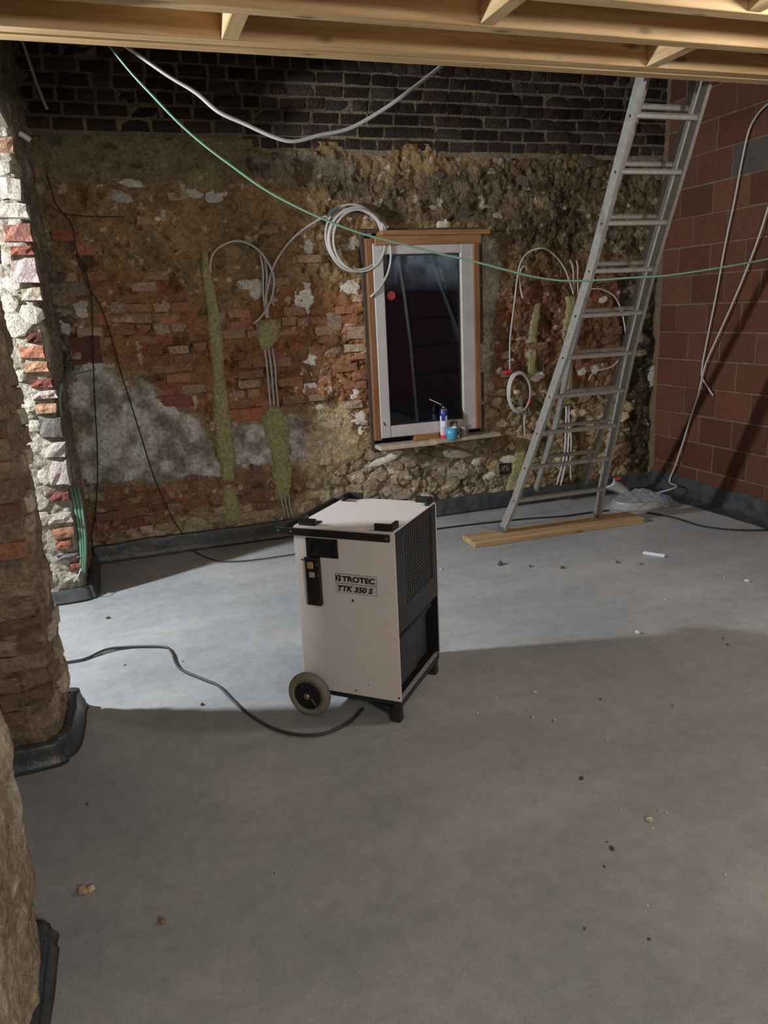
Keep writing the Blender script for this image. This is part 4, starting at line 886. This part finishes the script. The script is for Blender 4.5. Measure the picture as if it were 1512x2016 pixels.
for i, (a, lb) in enumerate([([(1116, 800), (1116, 850), (1110, 900), (1098, 955)], 'thicker pale conduit leaning left behind the ladder foot'), ([(1122, 800), (1121, 850), (1116, 900), (1104, 957)], 'second pale conduit leaning left behind the ladder foot'), ([(1118, 805), (1124, 860), (1122, 905), (1125, 945)], 'pale conduit running straight down behind the ladder foot')]):
    cable('low_conduit', [onwall(p, .05) for p in a], .0085 if i < 2 else .007, M_cond, lb, 'conduit', 'low conduits behind the ladder')
# right wall
XO = XR-.035
cable('wall_cable', [atx(p, XO) for p in [(1540, 190), (1512, 205), (1492, 225), (1474, 258), (1460, 320), (1445, 400), (1428, 480), (1412, 570), (1398, 640), (1388, 690), (1383, 718), (1382, 742), (1393, 762), (1404, 779)]], .0072, M_condd, 'light cable curving in from the frame edge and down the red block wall')
cable('wall_cable', [atx(p, XO-.012) for p in [(1530, 355), (1512, 410), (1490, 478), (1458, 560), (1430, 625), (1405, 680), (1390, 715), (1382, 745), (1375, 775), (1360, 820), (1345, 870), (1330, 915), (1318, 948)]]+[(4.55, 5.35, .12), (4.35, 5.40, .07), (4.22, 5.42, .05)], .0078, M_condd, 'light cable slanting down the red block wall to the bag in the corner')
# thin black wires on the left
def onw(p, o_=.03): return onwall(p, o_)
cable('black_wire', [onw(p) for p in [(93, 345), (110, 400), (140, 440), (150, 490), (170, 540), (180, 590), (182, 640), (184, 720), (187, 800), (191, 870), (192, 940), (188, 1010), (180, 1060)]]+[(-.34, 5.72, .05), (-.36, 5.45, .02)], .0042, M_wire, 'thin black wire hanging nearly straight down the left end of the wall', 'wire')
cable('black_wire', [onw(p) for p in [(150, 500), (172, 560), (196, 600), (212, 640), (226, 690), (240, 740), (256, 790), (275, 850), (300, 930), (320, 980), (345, 1030), (360, 1052)]]+[atz(p, .012) for p in [(372, 1076), (395, 1092), (425, 1103), (465, 1105), (510, 1101), (560, 1094), (600, 1088)]], .0044, M_wire, 'black wire slanting down the wall and across the floor behind the dehumidifier', 'wire')
cable('black_wire', [onw(p) for p in [(95, 402), (130, 420), (200, 425), (245, 425)]], .003, M_wire, 'short thin wire lying level high on the left wall', 'wire')
cable('floor_cord', [atz(p, .008) for p in [(840, 1044), (900, 1036), (960, 1029), (1040, 1021), (1110, 1016), (1170, 1008), (1230, 1003), (1290, 1012), (1330, 1020), (1380, 1035), (1430, 1042), (1475, 1044), (1530, 1043), (1600, 1044)]], .0075, M_wire, 'black cord lying along the floor behind the plank and bag', 'cord')
cable('power_cord', [atz(p, .010) for p in [(70, 1310), (135, 1303), (170, 1296), (205, 1280), (240, 1274), (320, 1273), (338, 1284), (346, 1305), (360, 1320), (400, 1337), (430, 1350), (455, 1375), (480, 1398), (520, 1425), (560, 1441), (605, 1447), (645, 1442), (690, 1420), (715, 1395)]], .0068, M_cord, 'dark grey cord snaking over the floor from the left pier to the dehumidifier', 'cord')
cable('thin_lead', [atz(p, .004) for p in [(160, 1300), (190, 1292), (225, 1281), (262, 1275)]], .0028, M_cord, 'thin lead beside the power cord near the left pier', 'cord')
# green pipes at the far pier
px_ = lambda p, y=5.14: aty(p, y)
for i in range(3): cable('green_pipe', [px_((138+i*7, 958), 5.20), px_((145+i*7, 985), 5.15), px_((152+i*6, 1020), 5.13), px_((158+i*5, 1060), 5.12), px_((160+i*4, 1095), 5.11), px_((158+i*4, 1128), 5.10)], .0105, M_dkgreen, ['left', 'middle', 'right'][i]+' of three green pipes at the foot of the far brick pier', 'pipe', 'green pipes at the brick pier')
cable('green_pipe', [px_((122, 755), 5.16), px_((118, 775), 5.15), px_((118, 800), 5.15), px_((121, 822), 5.17)], .010, M_dkgreen, 'green pipe end showing at mid height on the far brick pier', 'pipe')
cable('green_wire', [px_((122, 768), 5.16), px_((135, 748), 5.25), px_((155, 735), 5.4), px_((188, 727), 5.6)], .0048, M_dkgreen, 'thin green wire with a white tip sticking out beside the far pier', 'wire')
cable('grey_wire', [px_((160, 1120), 5.08), px_((150, 1140), 5.05)]+[atz(p, .01) for p in [(130, 1165), (112, 1188), (104, 1195)]], .004, M_cond, 'thin grey wire trailing from the green pipes over the membrane', 'wire')

# ------------------------------------------------------------------ things on the window board
def on_sill(name, p, label, cat): q = aty(p, 5.80); return empty(name, (q[0], 5.80, SILLZ-.004), label=label, cat=cat)
f_ = on_sill('foam_can', (876, 862), 'tall blue and white spray foam can with a straw nozzle on the window board', 'spray can'); f_.location.y = 5.815
mb = MB(); mb.lathe([(0, 0), (.031, 0), (.032, .004), (.032, .10), (.032, .235)], 24); cn = mb.obj('can_body', mat('can_white', rgb(205, 208, 222), rough=.3), f_, True)
mb = MB(); mb.lathe([(.0326, .195), (.0326, .238), (.030, .242)], 24); mb.obj('blue_band', mat('can_blue', rgb(40, 44, 130), rough=.3), f_, True, label='dark blue band')
mb = MB()
for k in range(6): t0_, t1_ = -2.6+k*.16, -2.6+(k+1)*.16; mb.add([(.0328*math.cos(t0_), .0328*math.sin(t0_), .155), (.0328*math.cos(t1_), .0328*math.sin(t1_), .155), (.0328*math.cos(t1_), .0328*math.sin(t1_), .2), (.0328*math.cos(t0_), .0328*math.sin(t0_), .2)], [(0, 1, 2, 3)])
mb.obj('blue_panel', bpy.data.materials['can_blue'], f_)
mb = MB()
for a0_ in (-2.5, -2.1, -1.75):
    for k in range(1): t0_, t1_ = a0_, a0_+.12; mb.add([(.0328*math.cos(t0_), .0328*math.sin(t0_), .02), (.0328*math.cos(t1_), .0328*math.sin(t1_), .02), (.0328*math.cos(t1_), .0328*math.sin(t1_), .11), (.0328*math.cos(t0_), .0328*math.sin(t0_), .11)], [(0, 1, 2, 3)])
mb.lathe([(.0327, .003), (.0327, .035)], 24)
mb.obj('red_stripes', mat('can_red', rgb(196, 60, 84), rough=.35), f_)
mb = MB(); mb.lathe([(.030, .242), (.026, .252), (.016, .262), (.010, .264), (.010, .27)], 24); mb.obj('dome', M_steel, f_, True)
mb = MB(); mb.tube([(0, 0, .268), (-.01, 0, .285), (-.02, 0, .29)], .006, 8); nz_ = mb.obj('valve', M_black, f_)
mb = MB(); mb.tube([(-.015, 0, .288), (-.125, -.01, .342)], .0042, 8); mb.obj('straw', mat('straw', rgb(210, 200, 180), rough=.4), f_)
g_ = on_sill('mug', (886, 866), 'small bright blue mug with a white inside in front of the foam can', 'mug'); g_.location.y = 5.765; g_.location.z = SILLZ-.012
mb = MB(); mb.lathe([(0, .0), (.036, .0), (.042, .006), (.046, .05), (.047, .105), (.044, .105)], 28); mb.obj('cup', mat('mug_blue', rgb(72, 150, 190), rough=.3), g_, True)
mb = MB(); mb.lathe([(.0465, .106), (.0435, .106), (.042, .05), (.036, .01), (0, .008)], 28); mb.obj('cup_inside', mat('mug_white', rgb(215, 228, 232), rough=.3), g_, True)
mb = MB(); mb.tube([(.043+.032*math.sin(PI*k/10), 0, .088-.068*k/10) for k in range(11)], .006, 8); mb.obj('mug_handle', bpy.data.materials['mug_blue'], g_, True)
mglass = mat('cloudy_plastic', rgb(190, 180, 170), rough=.25); mglass.node_tree.nodes['Principled BSDF'].inputs['Transmission Weight'].default_value = .6
h_ = on_sill('plastic_cup', (914, 862), 'cloudy plastic cup upside down right of the blue mug', 'cup'); h_.location.y = 5.80
mb = MB(); mb.lathe([(.036, 0), (.037, .004), (.032, .085), (.030, .09), (0, .09)], 22); mb.obj('cup', mglass, h_, True)
mb = MB(); mb.lathe([(.038, 0), (.039, .003), (.038, .007)], 22); mb.obj('rim', mat('cup_rim', rgb(190, 184, 184), rough=.3), h_, True)
h_ = on_sill('glass_jar', (898, 860), 'small clear jar standing behind the blue mug', 'jar'); h_.location.y = 5.835
mb = MB(); mb.lathe([(0, 0), (.032, 0), (.034, .006), (.034, .10), (.028, .115), (.028, .13)], 22); mb.obj('jar_body', mglass, h_, True)
mb = MB(); mb.lathe([(.030, .118), (.030, .135), (0, .136)], 22); mb.obj('lid', mat('jar_lid', rgb(90, 70, 66), rough=.5), h_, True)
q = aty((902, 867), 5.76); t = empty('foil_ball', (q[0], 5.765, SILLZ+.006), label='crumpled shiny foil beside the mug handle', cat='foil')
fo = rough_stone('foil', 77, 1.); fo.materials.append(M_steel); o = link('foil_crumple', fo, None, t); o.scale = (.018, .018, .02)
q0 = aty((922, 862), 5.77); q1 = aty((950, 859), 5.77)
mb = MB(); a_ = np.array((0, 0, 0)); dlt = np.array((q1[0]-q0[0], -.01, .0)); mb.tube([a_, a_+dlt*.6], .004, 8); mb.box(tuple(a_+dlt*.6+np.array((0, -.006, -.002))), tuple(a_+dlt+np.array((0, .006, .002))), .001)
o = mb.obj('putty_knife', M_steel, label='thin metal tool lying at the right end of the window board', cat='tool'); o.location = (float(q0[0]), 5.775, SILLZ+.003)

# ------------------------------------------------------------------ corner: bags, clip
mbag = bpy.data.materials.new('clear_film'); mbag.use_nodes = True; b = mbag.node_tree.nodes['Principled BSDF']; b.inputs['Base Color'].default_value = rgb(205, 210, 216); b.inputs['Roughness'].default_value = .12; b.inputs['Transmission Weight'].default_value = .55; b.inputs['IOR'].default_value = 1.3; b.inputs['Alpha'].default_value = .62
def crumple(name, cx, cy_, rx, ry, rz, seed, m, par, n=26, k=16):
    V = [(0, 0, rz*1.0)]; F = []
    for j in range(1, k+1):
        ph = PI/2*j/k
        for i in range(n):
            t = 2*PI*i/n; w = 1+.20*float(fbm(np.array(math.cos(t)*2+j*.13), np.array(math.sin(t)*2+j*.2), seed, 4)); zz = math.cos(ph)**.75*rz*(1+.55*float(fbm(np.array(math.cos(t)*3*math.sin(ph)), np.array(math.sin(t)*3*math.sin(ph)), seed+2, 4)))
            V.append((rx*math.sin(ph)*w*math.cos(t), ry*math.sin(ph)*w*math.sin(t), max(zz, .003)))
    for i in range(n): F.append((0, 1+i, 1+(i+1) % n))
    for j in range(k-1):
        for i in range(n): a = 1+j*n+i; b_ = 1+j*n+(i+1) % n; F.append((a, a+n, b_+n, b_))
    me = pydata(name, V, F); o = link(name, me, m, par); o.location = (cx, cy_, 0); return o
q = atz((1262, 1000), 0); bg = empty('conduit_bag', (q[0], q[1]+.02, .002), label='clear plastic bag wrapped round a coil of grey conduit in the corner', cat='bag')
mb = MB(); pts = []
for i in range(90): t = 2*PI*i/24; pts.append((.25*math.cos(t)*(1-.01*i/24), .16*math.sin(t), .014+.016*(i/24)))
mb.tube(pts, .0095, 8); mb.obj('coiled_conduit', M_cond, bg, True)
o = crumple('film', 0, 0, .30, .20, .125, 4, mbag, bg); 
M_bs = mat('blue_string', rgb(60, 84, 160), rough=.5)
for (x_, y_) in ((.16, -.10), (.0, -.02)):
    mb = MB(); mb.tube(smooth_path([(x_-.02, y_-.05, .02), (x_-.02, y_-.03, .09), (x_, y_+.02, .13), (x_+.02, y_+.05, .08)], 4), .005, 6); mb.obj('blue_string', M_bs, bg)
q = atz((1245, 985), 0); b2 = empty('small_bag', (float(atz((1250, 990))[0])-.02, float(atz((1250, 990))[1])+.20, .01), label='small clear bag with red print propped against the membrane', cat='bag')
V = []; F = []
for j in range(9):
    for i in range(7):
        u, v = i/6, j/8; V.append((-.10+.16*v+(.10-.05*v)*(u-.5)*1.2, .02*float(fbm(np.array(u*3), np.array(v*4), 9)), .02+.17*(1-v)+.05*(u-.5)))
        V[-1] = (V[-1][0], V[-1][1]+.05*math.sin(PI*u)*(-1)-.0, V[-1][2])
for j in range(8):
    for i in range(6): a = j*7+i; F.append((a, a+7, a+8, a+1))
mfilm = mat('milky_film', rgb(196, 200, 206), rough=.25)
me = pydata('film', V, F); o = link('film', me, mfilm, b2, True); o.rotation_euler = (0, -.3, 0); o.location = (.03, 0, 0); md = o.modifiers.new('s', 'SOLIDIFY'); md.thickness = .004
mb = MB(); mb.box((-.085, -.045, .175), (-.025, -.035, .20), .002); mb.obj('red_header', mat('red_print', rgb(206, 70, 76), rough=.4), b2, label='red printed header')
q = atz((1287, 1094)); cl = empty('plastic_clip', (q[0], q[1], 0), math.atan2(*(atz((1312, 1099))-atz((1262, 1091)))[[1, 0]]), label='white slotted plastic strip lying alone on the floor', cat='clip')
mb = MB(); mb.box((-.075, -.014, .002), (.075, .014, .008), .002); mb.box((-.075, -.014, .002), (.075, -.010, .018), .001); mb.box((-.075, .010, .002), (.075, .014, .018), .001); mb.obj('strip', mat('clip_white', rgb(206, 208, 222), rough=.4), cl)
for x_ in (-.055, .06):
    mb = MB(); mb.lathe([(0, .0088), (.006, .0088), (.006, .0082)], 10, M=Matrix.Translation(Vector((x_, 0, 0)))); mb.obj('screw_hole', M_black, cl)

# ------------------------------------------------------------------ crumbs and stones on the floor
def crumb(p, r, col, label, name='mortar_crumb', group=None, cat='rubble', fl=.7):
    q = atz(p); s = r*np.linalg.norm(q-CO)/F_PX
    me = SV[rr.randrange(9)]; o = bpy.data.objects.new(name, me); COL.objects.link(o); o.location = (float(q[0]), float(q[1]), s*fl*.62); o.scale = (s*rr.uniform(.9, 1.3), s*1.2, s*fl); o.rotation_euler = (0, 0, rr.uniform(0, 6)); cc = soft(lin(col), .35)*1.4; o.color = (*[float(v) for v in np.clip(cc, 0, .9)], 1)
    return prop(o, label, cat, group)
crumb((163, 1758), 11, (168, 146, 100), 'larger tan mortar crumb left of centre in the foreground'); crumb((177, 1755), 9, (184, 166, 120), 'second tan mortar piece touching the larger foreground crumb')
crumb((319, 1816), 8, (140, 116, 72), 'small brown mortar nugget alone in the foreground')
for p, r in [((1145, 1534), 5), ((1205, 1672), 5), ((1190, 1707), 3), ((1151, 1829), 3), ((1278, 1850), 3), ((1195, 1658), 2), ((1044, 1116), 4), ((1107, 1119), 5), ((985, 1112), 7), ((1215, 1108), 4), ((1262, 1111), 3), ((540, 1720), 2), ((172, 1584), 3), ((1182, 1378), 3), ((1324, 1390), 2), ((398, 1388), 4), ((213, 1218), 4), ((360, 1303), 2), ((1432, 1270), 3), ((1424, 1257), 2)]: crumb(p, r, (92, 80, 62), 'dark grit crumb scattered on the concrete', 'grit_crumb', 'dark grit crumbs on the floor')
for p, r in [((1278, 1616), 7), ((1298, 1598), 3), ((1312, 1602), 3), ((1285, 1632), 3), ((1222, 1595), 3), ((1052, 1364), 4), ((1092, 1420), 5), ((1048, 1413), 4), ((1195, 1458), 3), ((1310, 1181), 2), ((1470, 1145), 4), ((245, 1310), 3), ((1428, 1723), 3), ((1275, 1783), 2), ((976, 1374), 3), ((940, 1405), 3), ((1255, 1247), 5), ((1426, 1138), 2), ((868, 1122), 3)]: crumb(p, r, (196, 186, 160), 'pale plaster crumb scattered on the concrete', 'plaster_crumb', 'pale plaster crumbs on the floor')
